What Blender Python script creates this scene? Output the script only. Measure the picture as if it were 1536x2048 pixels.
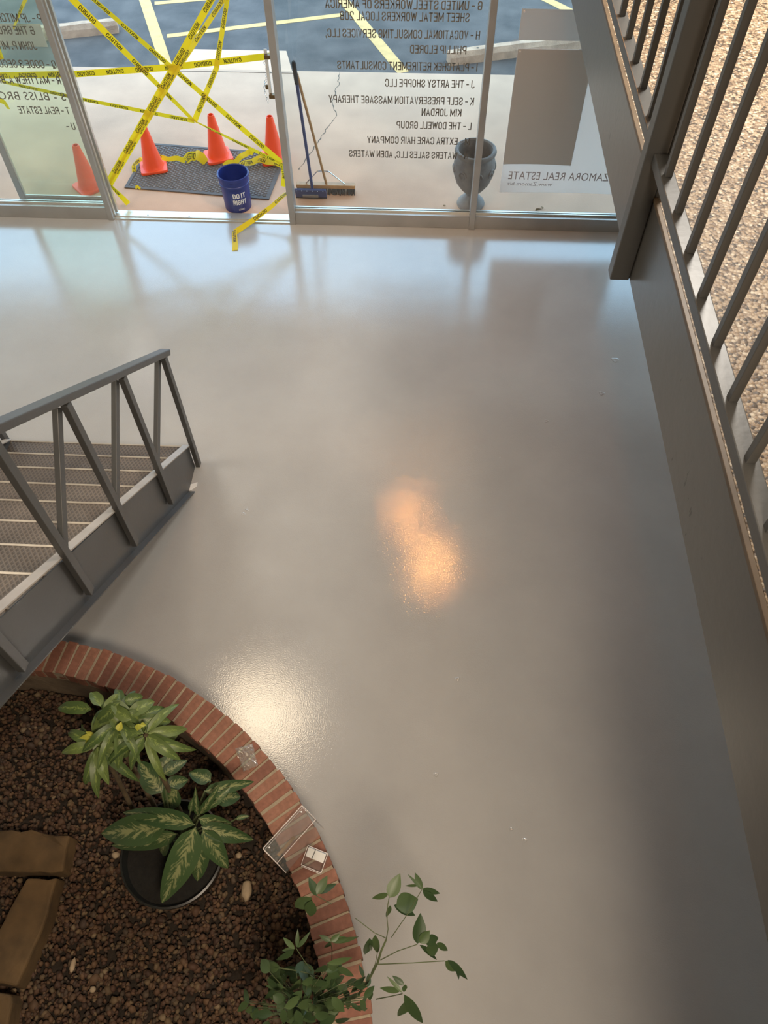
import bpy, bmesh, math, random
import numpy as np
from mathutils import Vector, Matrix, Euler

scene = bpy.context.scene
for o in list(bpy.data.objects):
    bpy.data.objects.remove(o)
COL = scene.collection
random.seed(11)
RNG = np.random.default_rng(11)

# ------------------------------------------------------------------ camera
cam_data = bpy.data.cameras.new('camera')
cam = bpy.data.objects.new('camera', cam_data)
COL.objects.link(cam)
cam_data.sensor_fit = 'HORIZONTAL'
cam_data.sensor_width = 36.0
cam_data.lens = 36.0 * 1538.0 / 1536.0
cam_data.clip_start = 0.05
cam_data.clip_end = 300
CAM_ROWS = [[0.99888, -0.036233, 0.030427], [0.047122, 0.819837, -0.570655], [-0.004269, 0.57145, 0.820626]]
m = Matrix(CAM_ROWS).to_4x4()
m.translation = (0.0, 0.0, 4.66)
cam.matrix_world = m
scene.camera = cam

# ------------------------------------------------------------------ view and light
scene.view_settings.view_transform = 'Standard'
scene.view_settings.look = 'None'
scene.view_settings.gamma = 1.0
scene.view_settings.use_curve_mapping = False
scene.cycles.max_bounces = 9
scene.cycles.diffuse_bounces = 4
scene.cycles.glossy_bounces = 4
scene.cycles.transparent_max_bounces = 16
scene.view_settings.exposure = 0.2

world = bpy.data.worlds.new('sky')
scene.world = world
world.use_nodes = True
bg = world.node_tree.nodes['Background']
bg.inputs['Color'].default_value = (0.44, 0.72, 1.0, 1)
bg.inputs['Strength'].default_value = 3.9


def lamp(name, loc, size, power, col, rot=(0, 0, 0), shape='DISK', size_y=None, spread=180):
    d = bpy.data.lights.new(name, 'AREA')
    d.shape = shape
    d.size = size
    if size_y:
        d.size_y = size_y
    d.energy = power
    d.color = col
    d.spread = math.radians(spread)
    o = bpy.data.objects.new(name, d)
    COL.objects.link(o)
    o.location = loc
    o.rotation_euler = rot
    return o


WARM = (1.0, 0.93, 0.83)
# the lobby's ceiling lamps: two orange floods near the storefront, a flood by the stair,
# one over the walkway; unseen fill lights added at the left and over the landing
lamp('hall_flood_lamp', (0.00, 6.24, 4.4), 0.12, 9, (1.0, 0.38, 0.09))
lamp('hall_flood_lamp', (0.35, 5.44, 4.4), 0.14, 14, (1.0, 0.40, 0.10))
lamp('stair_flood_lamp', (-1.80, 3.40, 4.9), 1.15, 26, (1.0, 0.80, 0.55))
lamp('lobby_fill', (-4.6, 3.3, 5.4), 1.5, 95, WARM)  # added fill, kept out of the floor's mirror view, brightens the floor
lamp('walkway_lamp', (1.80, 4.2, 5.4), 0.7, 165, WARM)
lamp('landing_fill', (0.6, -1.2, 5.45), 0.9, 200, (1.0, 0.82, 0.63))  # added fill behind the camera, lifts the near floor

# ------------------------------------------------------------------ helpers
def link(o, parent=None):
    COL.objects.link(o)
    if parent is not None:
        o.parent = parent
    return o


def tag(o, label=None, cat=None, group=None, kind=None):
    if label: o['label'] = label
    if cat: o['category'] = cat
    if group: o['group'] = group
    if kind: o['kind'] = kind
    return o


def empty(name, loc=(0, 0, 0), parent=None, rz=0.0):
    o = bpy.data.objects.new(name, None)
    o.empty_display_size = 0.1
    link(o, parent)
    o.location = loc
    o.rotation_euler = (0, 0, rz)
    return o


class MB:
    """collects vertices and faces; build() links them as one mesh object"""
    def __init__(self):
        self.v = []; self.f = []; self.uv = None; self.col = None

    def add(self, vs, fs):
        n = len(self.v)
        self.v += [tuple(p) for p in vs]
        self.f += [tuple(i + n for i in q) for q in fs]
        return self

    def box(self, x0, x1, y0, y1, z0, z1):
        vs = [(x0,y0,z0),(x1,y0,z0),(x1,y1,z0),(x0,y1,z0),(x0,y0,z1),(x1,y0,z1),(x1,y1,z1),(x0,y1,z1)]
        return self.add(vs, [(0,3,2,1),(4,5,6,7),(0,1,5,4),(1,2,6,5),(2,3,7,6),(3,0,4,7)])

    def bar(self, a, b, w, d, side=(1, 0, 0)):
        """rectangular bar from a to b, w along side, d across"""
        a = Vector(a); b = Vector(b); t = (b - a).normalized()
        s = Vector(side); s = (s - t * s.dot(t)).normalized(); u = t.cross(s)
        vs = []
        for p in (a, b):
            for i, j in ((-1,-1),(1,-1),(1,1),(-1,1)):
                vs.append(p + s * (i * w / 2) + u * (j * d / 2))
        return self.add(vs, [(0,3,2,1),(4,5,6,7),(0,1,5,4),(1,2,6,5),(2,3,7,6),(3,0,4,7)])

    def tube(self, pts, radii, seg=10, cap=True):
        pts = [Vector(p) for p in pts]
        if not isinstance(radii, (list, tuple)):
            radii = [radii] * len(pts)
        rings = []; prev = None
        for i, p in enumerate(pts):
            t = (pts[min(i + 1, len(pts) - 1)] - pts[max(i - 1, 0)]).normalized()
            if prev is None:
                s = t.orthogonal().normalized()
            else:
                s = (prev - t * prev.dot(t)).normalized()
            prev = s; u = t.cross(s)
            rings.append([p + (s * math.cos(k * 2 * math.pi / seg) + u * math.sin(k * 2 * math.pi / seg)) * radii[i] for k in range(seg)])
        vs = [q for r in rings for q in r]; fs = []
        for i in range(len(pts) - 1):
            for k in range(seg):
                a = i * seg + k; b = i * seg + (k + 1) % seg
                fs.append((a, b, b + seg, a + seg))
        if cap:
            fs.append(tuple(range(seg))[::-1]); fs.append(tuple(range((len(pts) - 1) * seg, len(pts) * seg)))
        return self.add(vs, fs)

    def lathe(self, prof, seg=32, c=(0, 0, 0), cap=(True, True)):
        vs = []; fs = []
        for r, z in prof:
            for k in range(seg):
                a = 2 * math.pi * k / seg
                vs.append((c[0] + r * math.cos(a), c[1] + r * math.sin(a), c[2] + z))
        for i in range(len(prof) - 1):
            for k in range(seg):
                a = i * seg + k; b = i * seg + (k + 1) % seg
                fs.append((a, b, b + seg, a + seg))
        if cap[0]: fs.append(tuple(range(seg))[::-1])
        if cap[1]: fs.append(tuple(range((len(prof) - 1) * seg, len(prof) * seg)))
        return self.add(vs, fs)

    def prism(self, poly, z0, z1, inset=0.0, top_jit=0.0):
        n = len(poly)
        cxm = sum(p[0] for p in poly) / n; cym = sum(p[1] for p in poly) / n
        vs = [(p[0], p[1], z0) for p in poly]
        vs += [(cxm + (p[0] - cxm) * (1 - inset), cym + (p[1] - cym) * (1 - inset), z1 + random.uniform(-top_jit, top_jit)) for p in poly]
        fs = [tuple(range(n))[::-1], tuple(range(n, 2 * n))] + [(i, (i + 1) % n, n + (i + 1) % n, n + i) for i in range(n)]
        return self.add(vs, fs)

    def thing(self, name, mat, base, **kw):
        """a thing that is one mesh: origin moved to its base"""
        bx, by, bz = base
        self.v = [(x - bx, y - by, z - bz) for x, y, z in self.v]
        return self.build(name, mat, None, loc=base, **kw)

    def build(self, name, mat, parent=None, smooth=False, bevel=0.0, loc=None):
        me = bpy.data.meshes.new(name)
        me.from_pydata([tuple(p) for p in self.v], [], self.f)
        if self.uv:
            l = me.uv_layers.new(name='UVMap')
            for lp in me.loops:
                l.data[lp.index].uv = self.uv[lp.vertex_index]
        if self.col:
            ca = me.color_attributes.new('tone', 'FLOAT_COLOR', 'POINT')
            for i, c in enumerate(self.col):
                ca.data[i].color = c
        if smooth:
            for p in me.polygons: p.use_smooth = True
        me.update()
        me.materials.append(mat)
        o = bpy.data.objects.new(name, me)
        link(o, parent)
        if loc is not None:
            o.location = loc
        elif parent is not None:            # geometry given in world metres
            p = parent; off = Vector((0, 0, 0))
            while p is not None:
                off += p.location; p = p.parent
            o.location = -off
        if bevel:
            b = o.modifiers.new('bevel', 'BEVEL'); b.width = bevel; b.segments = 2; b.limit_method = 'ANGLE'
        if smooth:
            try:
                me.set_sharp_from_angle(angle=math.radians(38))
            except Exception:
                pass
        return o


def copy_to(o, parent, loc=None):
    c = o.copy(); COL.objects.link(c); c.parent = parent
    if loc is not None: c.location = loc
    return c


# ------------------------------------------------------------------ materials
def nodes(name):
    mt = bpy.data.materials.new(name); mt.use_nodes = True
    nt = mt.node_tree
    return mt, nt, nt.nodes['Principled BSDF'], nt.nodes['Material Output']


def N(nt, t, **kw):
    n = nt.nodes.new(t)
    for k, v in kw.items():
        if k in n.inputs: n.inputs[k].default_value = v
        else: setattr(n, k, v)
    return n


def ramp(nt, fac, stops, interp='LINEAR'):
    r = nt.nodes.new('ShaderNodeValToRGB')
    r.color_ramp.interpolation = interp
    el = r.color_ramp.elements
    while len(el) < len(stops): el.new(0.5)
    for e, (p, c) in zip(el, stops):
        e.position = p; e.color = (c[0], c[1], c[2], 1)
    nt.links.new(fac, r.inputs['Fac'])
    return r


def mat(name, col, rough=0.5, metal=0.0, var=0.0, vscale=8.0, bump=0.0, bscale=60.0, ior=1.45, rvar=0.0, detail=4, col2=None, coat=0.0):
    mt, nt, b, out = nodes(name)
    b.inputs['Roughness'].default_value = rough
    b.inputs['Metallic'].default_value = metal
    b.inputs['IOR'].default_value = ior
    b.inputs['Coat Weight'].default_value = coat
    b.inputs['Base Color'].default_value = (*col, 1)
    tc = N(nt, 'ShaderNodeTexCoord')
    if var or col2:
        n = N(nt, 'ShaderNodeTexNoise', Scale=vscale, Detail=detail)
        nt.links.new(tc.outputs['Object'], n.inputs['Vector'])
        lo = [max(0, c * (1 - var)) for c in col]; hi = [min(1, c * (1 + var)) for c in (col2 or col)]
        r = ramp(nt, n.outputs['Fac'], [(0.3, lo), (0.7, hi)])
        nt.links.new(r.outputs['Color'], b.inputs['Base Color'])
        if rvar:
            mr = N(nt, 'ShaderNodeMapRange')
            mr.inputs['To Min'].default_value = rough - rvar; mr.inputs['To Max'].default_value = rough + rvar
            nt.links.new(n.outputs['Fac'], mr.inputs['Value']); nt.links.new(mr.outputs['Result'], b.inputs['Roughness'])
    if bump:
        n2 = N(nt, 'ShaderNodeTexNoise', Scale=bscale, Detail=3)
        nt.links.new(tc.outputs['Object'], n2.inputs['Vector'])
        bp = N(nt, 'ShaderNodeBump', Strength=bump, Distance=0.01)
        nt.links.new(n2.outputs['Fac'], bp.inputs['Height']); nt.links.new(bp.outputs['Normal'], b.inputs['Normal'])
    return mt


def floor_mat():
    mt, nt, b, out = nodes('painted_concrete')
    tc = N(nt, 'ShaderNodeTexCoord')
    n = N(nt, 'ShaderNodeTexNoise', Scale=0.9, Detail=5, Roughness=0.6)
    nt.links.new(tc.outputs['Object'], n.inputs['Vector'])
    r = ramp(nt, n.outputs['Fac'], [(0.30, (0.365, 0.36, 0.35)), (0.70, (0.43, 0.425, 0.412))])
    nt.links.new(r.outputs['Color'], b.inputs['Base Color'])
    b.inputs['IOR'].default_value = 1.85
    mr = N(nt, 'ShaderNodeMapRange')
    mr.inputs['From Min'].default_value = 0.3; mr.inputs['From Max'].default_value = 0.7
    mr.inputs['To Min'].default_value = 0.06; mr.inputs['To Max'].default_value = 0.10
    nt.links.new(n.outputs['Fac'], mr.inputs['Value']); nt.links.new(mr.outputs['Result'], b.inputs['Roughness'])
    # roller stipple, long waves of the slab, a few pits
    s = N(nt, 'ShaderNodeTexNoise', Scale=120.0, Detail=2)
    nt.links.new(tc.outputs['Object'], s.inputs['Vector'])
    w = N(nt, 'ShaderNodeTexNoise', Scale=1.6, Detail=2)
    nt.links.new(tc.outputs['Object'], w.inputs['Vector'])
    b1 = N(nt, 'ShaderNodeBump', Strength=0.15, Distance=0.004)
    b2 = N(nt, 'ShaderNodeBump', Strength=0.12, Distance=0.02)
    nt.links.new(s.outputs['Fac'], b1.inputs['Height'])
    nt.links.new(w.outputs['Fac'], b2.inputs['Height'])
    nt.links.new(b2.outputs['Normal'], b1.inputs['Normal'])
    nt.links.new(b1.outputs['Normal'], b.inputs['Normal'])
    return mt


def aggregate_mat():
    mt, nt, b, out = nodes('pebble_aggregate')
    tc = N(nt, 'ShaderNodeTexCoord')
    v = N(nt, 'ShaderNodeTexVoronoi', Scale=88.0, Randomness=1.0)
    nt.links.new(tc.outputs['Object'], v.inputs['Vector'])
    sep = N(nt, 'ShaderNodeSeparateColor')
    nt.links.new(v.outputs['Color'], sep.inputs['Color'])
    r = ramp(nt, sep.outputs['Red'], [(0.0, (0.035, 0.025, 0.018)), (0.17, (0.10, 0.065, 0.04)), (0.32, (0.22, 0.152, 0.093)), (0.55, (0.315, 0.23, 0.15)), (0.85, (0.41, 0.32, 0.22)), (0.97, (0.54, 0.47, 0.37))])
    d = ramp(nt, v.outputs['Distance'], [(0.35, (1, 1, 1)), (0.75, (0.45, 0.4, 0.34))])
    mx = N(nt, 'ShaderNodeMix', data_type='RGBA', blend_type='MULTIPLY')
    mx.inputs[0].default_value = 0.8
    nt.links.new(r.outputs['Color'], mx.inputs[6]); nt.links.new(d.outputs['Color'], mx.inputs[7])
    nt.links.new(mx.outputs[2], b.inputs['Base Color'])
    b.inputs['Roughness'].default_value = 0.55
    bp = N(nt, 'ShaderNodeBump', Strength=0.6, Distance=0.004, invert=True)
    nt.links.new(v.outputs['Distance'], bp.inputs['Height']); nt.links.new(bp.outputs['Normal'], b.inputs['Normal'])
    return mt


def add_scuffs(mt):
    """small dark chips scattered over a painted surface"""
    nt = mt.node_tree; b = nt.nodes['Principled BSDF']
    src = b.inputs['Base Color'].links[0].from_socket
    tc = N(nt, 'ShaderNodeTexCoord')
    n1 = N(nt, 'ShaderNodeTexNoise', Scale=38.0, Detail=3); n2 = N(nt, 'ShaderNodeTexNoise', Scale=1.7, Detail=2)
    mp = N(nt, 'ShaderNodeMapping'); mp.inputs['Scale'].default_value = (1, 1.0, 0.35)
    nt.links.new(tc.outputs['Object'], mp.inputs['Vector'])
    nt.links.new(mp.outputs['Vector'], n1.inputs['Vector']); nt.links.new(tc.outputs['Object'], n2.inputs['Vector'])
    ml = N(nt, 'ShaderNodeMath', operation='MULTIPLY'); nt.links.new(n1.outputs['Fac'], ml.inputs[0]); nt.links.new(n2.outputs['Fac'], ml.inputs[1])
    mr = N(nt, 'ShaderNodeMapRange'); mr.inputs['From Min'].default_value = 0.40; mr.inputs['From Max'].default_value = 0.43
    nt.links.new(ml.outputs[0], mr.inputs['Value'])
    mx = N(nt, 'ShaderNodeMix', data_type='RGBA'); nt.links.new(mr.outputs['Result'], mx.inputs[0]); nt.links.new(src, mx.inputs[6]); mx.inputs[7].default_value = (0.02, 0.018, 0.015, 1)
    nt.links.new(mx.outputs[2], b.inputs['Base Color'])
    return mt


def glass_mat(name, tint=(0.975, 0.985, 0.975), ior=1.5, rough=0.0, haze=0.0):
    mt, nt, b, out = nodes(name)
    nt.nodes.remove(b)
    tr = N(nt, 'ShaderNodeBsdfTransparent'); tr.inputs['Color'].default_value = (*tint, 1)
    gl = N(nt, 'ShaderNodeBsdfGlossy'); gl.inputs['Roughness'].default_value = rough
    # Schlick reflectance, the same from both sides of the thin pane
    ge = N(nt, 'ShaderNodeNewGeometry')
    dp = N(nt, 'ShaderNodeVectorMath', operation='DOT_PRODUCT')
    nt.links.new(ge.outputs['Normal'], dp.inputs[0]); nt.links.new(ge.outputs['Incoming'], dp.inputs[1])
    ab = N(nt, 'ShaderNodeMath', operation='ABSOLUTE'); nt.links.new(dp.outputs['Value'], ab.inputs[0])
    om = N(nt, 'ShaderNodeMath', operation='SUBTRACT'); om.inputs[0].default_value = 1.0; nt.links.new(ab.outputs[0], om.inputs[1])
    pw = N(nt, 'ShaderNodeMath', operation='POWER'); pw.inputs[1].default_value = 5.0; nt.links.new(om.outputs[0], pw.inputs[0])
    f0 = ((ior - 1) / (ior + 1)) ** 2
    fr = N(nt, 'ShaderNodeMath', operation='MULTIPLY_ADD'); fr.inputs[1].default_value = 1 - f0; fr.inputs[2].default_value = f0
    nt.links.new(pw.outputs[0], fr.inputs[0])
    mx = N(nt, 'ShaderNodeMixShader')
    nt.links.new(fr.outputs[0], mx.inputs['Fac']); nt.links.new(tr.outputs['BSDF'], mx.inputs[1]); nt.links.new(gl.outputs['BSDF'], mx.inputs[2])
    last = mx
    if haze:
        df = N(nt, 'ShaderNodeBsdfDiffuse'); df.inputs['Color'].default_value = (0.75, 0.8, 0.76, 1)
        m2 = N(nt, 'ShaderNodeMixShader'); m2.inputs['Fac'].default_value = haze
        nt.links.new(mx.outputs['Shader'], m2.inputs[1]); nt.links.new(df.outputs['BSDF'], m2.inputs[2]); last = m2
    nt.links.new(last.outputs['Shader'], out.inputs['Surface'])
    return mt


def sheet_mat(name, col, trans):
    """thin sheet that lets some daylight through"""
    mt, nt, b, out = nodes(name)
    b.inputs['Base Color'].default_value = (*col, 1); b.inputs['Roughness'].default_value = 0.6
    tl = N(nt, 'ShaderNodeBsdfTranslucent'); tl.inputs['Color'].default_value = (*col, 1)
    mx = N(nt, 'ShaderNodeMixShader'); mx.inputs['Fac'].default_value = trans
    nt.links.new(b.outputs['BSDF'], mx.inputs[1]); nt.links.new(tl.outputs['BSDF'], mx.inputs[2])
    nt.links.new(mx.outputs['Shader'], out.inputs['Surface'])
    return mt


def leaf_mat(name, dark, light, pale=None, amount=0.0):
    mt, nt, b, out = nodes(name)
    uv = N(nt, 'ShaderNodeUVMap')
    sep = N(nt, 'ShaderNodeSeparateXYZ'); nt.links.new(uv.outputs['UV'], sep.inputs[0])
    info = N(nt, 'ShaderNodeObjectInfo')
    r0 = ramp(nt, info.outputs['Random'], [(0.0, dark), (1.0, light)])
    last = r0.outputs['Color']
    if pale:
        # blotches that follow the side veins and thin out towards the margin
        ab = N(nt, 'ShaderNodeMath', operation='SUBTRACT'); ab.inputs[1].default_value = 0.5
        nt.links.new(sep.outputs['X'], ab.inputs[0])
        ab2 = N(nt, 'ShaderNodeMath', operation='ABSOLUTE'); nt.links.new(ab.outputs[0], ab2.inputs[0])
        comb = N(nt, 'ShaderNodeCombineXYZ')
        k = N(nt, 'ShaderNodeMath', operation='MULTIPLY_ADD'); k.inputs[1].default_value = -0.5
        nt.links.new(ab2.outputs[0], k.inputs[0]); nt.links.new(sep.outputs['Y'], k.inputs[2])
        sc = N(nt, 'ShaderNodeMath', operation='MULTIPLY'); sc.inputs[1].default_value = 21.0
        nt.links.new(k.outputs[0], sc.inputs[0])
        sx = N(nt, 'ShaderNodeMath', operation='MULTIPLY'); sx.inputs[1].default_value = 6.0
        nt.links.new(ab.outputs[0], sx.inputs[0])
        nt.links.new(sc.outputs[0], comb.inputs['Y']); nt.links.new(sx.outputs[0], comb.inputs['X']); nt.links.new(info.outputs['Random'], comb.inputs['Z'])
        nz = N(nt, 'ShaderNodeTexNoise', Scale=1.0, Detail=3)
        nt.links.new(comb.outputs[0], nz.inputs['Vector'])
        mm = N(nt, 'ShaderNodeMath', operation='MULTIPLY_ADD'); mm.inputs[1].default_value = -0.75
        nt.links.new(ab2.outputs[0], mm.inputs[0]); nt.links.new(nz.outputs['Fac'], mm.inputs[2])
        mr = N(nt, 'ShaderNodeMapRange'); mr.inputs['From Min'].default_value = 0.42 - amount; mr.inputs['From Max'].default_value = 0.56 - amount
        nt.links.new(mm.outputs[0], mr.inputs['Value'])
        mx = N(nt, 'ShaderNodeMix', data_type='RGBA')
        nt.links.new(mr.outputs['Result'], mx.inputs[0]); nt.links.new(last, mx.inputs[6]); mx.inputs[7].default_value = (*pale, 1)
        last = mx.outputs[2]
    nt.links.new(last, b.inputs['Base Color'])
    b.inputs['Roughness'].default_value = 0.46
    tl = N(nt, 'ShaderNodeBsdfTranslucent'); nt.links.new(last, tl.inputs['Color'])
    ms = N(nt, 'ShaderNodeMixShader'); ms.inputs['Fac'].default_value = 0.18
    nt.links.new(b.outputs['BSDF'], ms.inputs[1]); nt.links.new(tl.outputs['BSDF'], ms.inputs[2])
    nt.links.new(ms.outputs['Shader'], out.inputs['Surface'])
    return mt


def brick_mat():
    mt, nt, b, out = nodes('fired_clay')
    info = N(nt, 'ShaderNodeObjectInfo'); tc = N(nt, 'ShaderNodeTexCoord')
    r = ramp(nt, info.outputs['Random'], [(0.0, (0.20, 0.082, 0.052)), (0.5, (0.255, 0.105, 0.065)), (1.0, (0.29, 0.135, 0.085))])
    n = N(nt, 'ShaderNodeTexNoise', Scale=35.0, Detail=5)
    nt.links.new(tc.outputs['Object'], n.inputs['Vector'])
    r2 = ramp(nt, n.outputs['Fac'], [(0.3, (0.72, 0.7, 0.68)), (0.62, (1, 1, 1)), (0.8, (1.25, 1.3, 1.3))])
    mx = N(nt, 'ShaderNodeMix', data_type='RGBA', blend_type='MULTIPLY'); mx.inputs[0].default_value = 1.0
    nt.links.new(r.outputs['Color'], mx.inputs[6]); nt.links.new(r2.outputs['Color'], mx.inputs[7])
    nt.links.new(mx.outputs[2], b.inputs['Base Color'])
    b.inputs['Roughness'].default_value = 0.75
    bp = N(nt, 'ShaderNodeBump', Strength=0.35, Distance=0.006)
    nt.links.new(n.outputs['Fac'], bp.inputs['Height']); nt.links.new(bp.outputs['Normal'], b.inputs['Normal'])
    return mt


def tone_mat(name, rough=0.8):
    mt, nt, b, out = nodes(name)
    at = N(nt, 'ShaderNodeAttribute', attribute_name='tone')
    nt.links.new(at.outputs['Color'], b.inputs['Base Color']); b.inputs['Roughness'].default_value = rough
    return mt


def diamond_mat():
    """dark checker-plate steel: crossed fine ridges as relief"""
    mt, nt, b, out = nodes('checker_plate')
    tc = N(nt, 'ShaderNodeTexCoord')
    hs = []
    for ang in (35, -35):
        mp = N(nt, 'ShaderNodeMapping'); mp.inputs['Rotation'].default_value = (0, 0, math.radians(ang))
        nt.links.new(tc.outputs['Object'], mp.inputs['Vector'])
        w = N(nt, 'ShaderNodeTexWave', Scale=14.0, Distortion=0.0); w.wave_type = 'BANDS'; w.bands_direction = 'X'
        nt.links.new(mp.outputs['Vector'], w.inputs['Vector']); hs.append(w)
    mxx = N(nt, 'ShaderNodeMath', operation='MAXIMUM')
    nt.links.new(hs[0].outputs['Fac'], mxx.inputs[0]); nt.links.new(hs[1].outputs['Fac'], mxx.inputs[1])
    n = N(nt, 'ShaderNodeTexNoise', Scale=3.0, Detail=4); nt.links.new(tc.outputs['Object'], n.inputs['Vector'])
    r = ramp(nt, n.outputs['Fac'], [(0.3, (0.085, 0.068, 0.055)), (0.7, (0.13, 0.105, 0.085))])
    r2 = ramp(nt, mxx.outputs[0], [(0.55, (0.72, 0.72, 0.72)), (0.95, (1.25, 1.25, 1.25))])
    mx = N(nt, 'ShaderNodeMix', data_type='RGBA', blend_type='MULTIPLY'); mx.inputs[0].default_value = 1.0
    nt.links.new(r.outputs['Color'], mx.inputs[6]); nt.links.new(r2.outputs['Color'], mx.inputs[7])
    nt.links.new(mx.outputs[2], b.inputs['Base Color'])
    b.inputs['Roughness'].default_value = 0.5
    bp = N(nt, 'ShaderNodeBump', Strength=0.5, Distance=0.003)
    nt.links.new(mxx.outputs[0], bp.inputs['Height']); nt.links.new(bp.outputs['Normal'], b.inputs['Normal'])
    return mt


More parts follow.
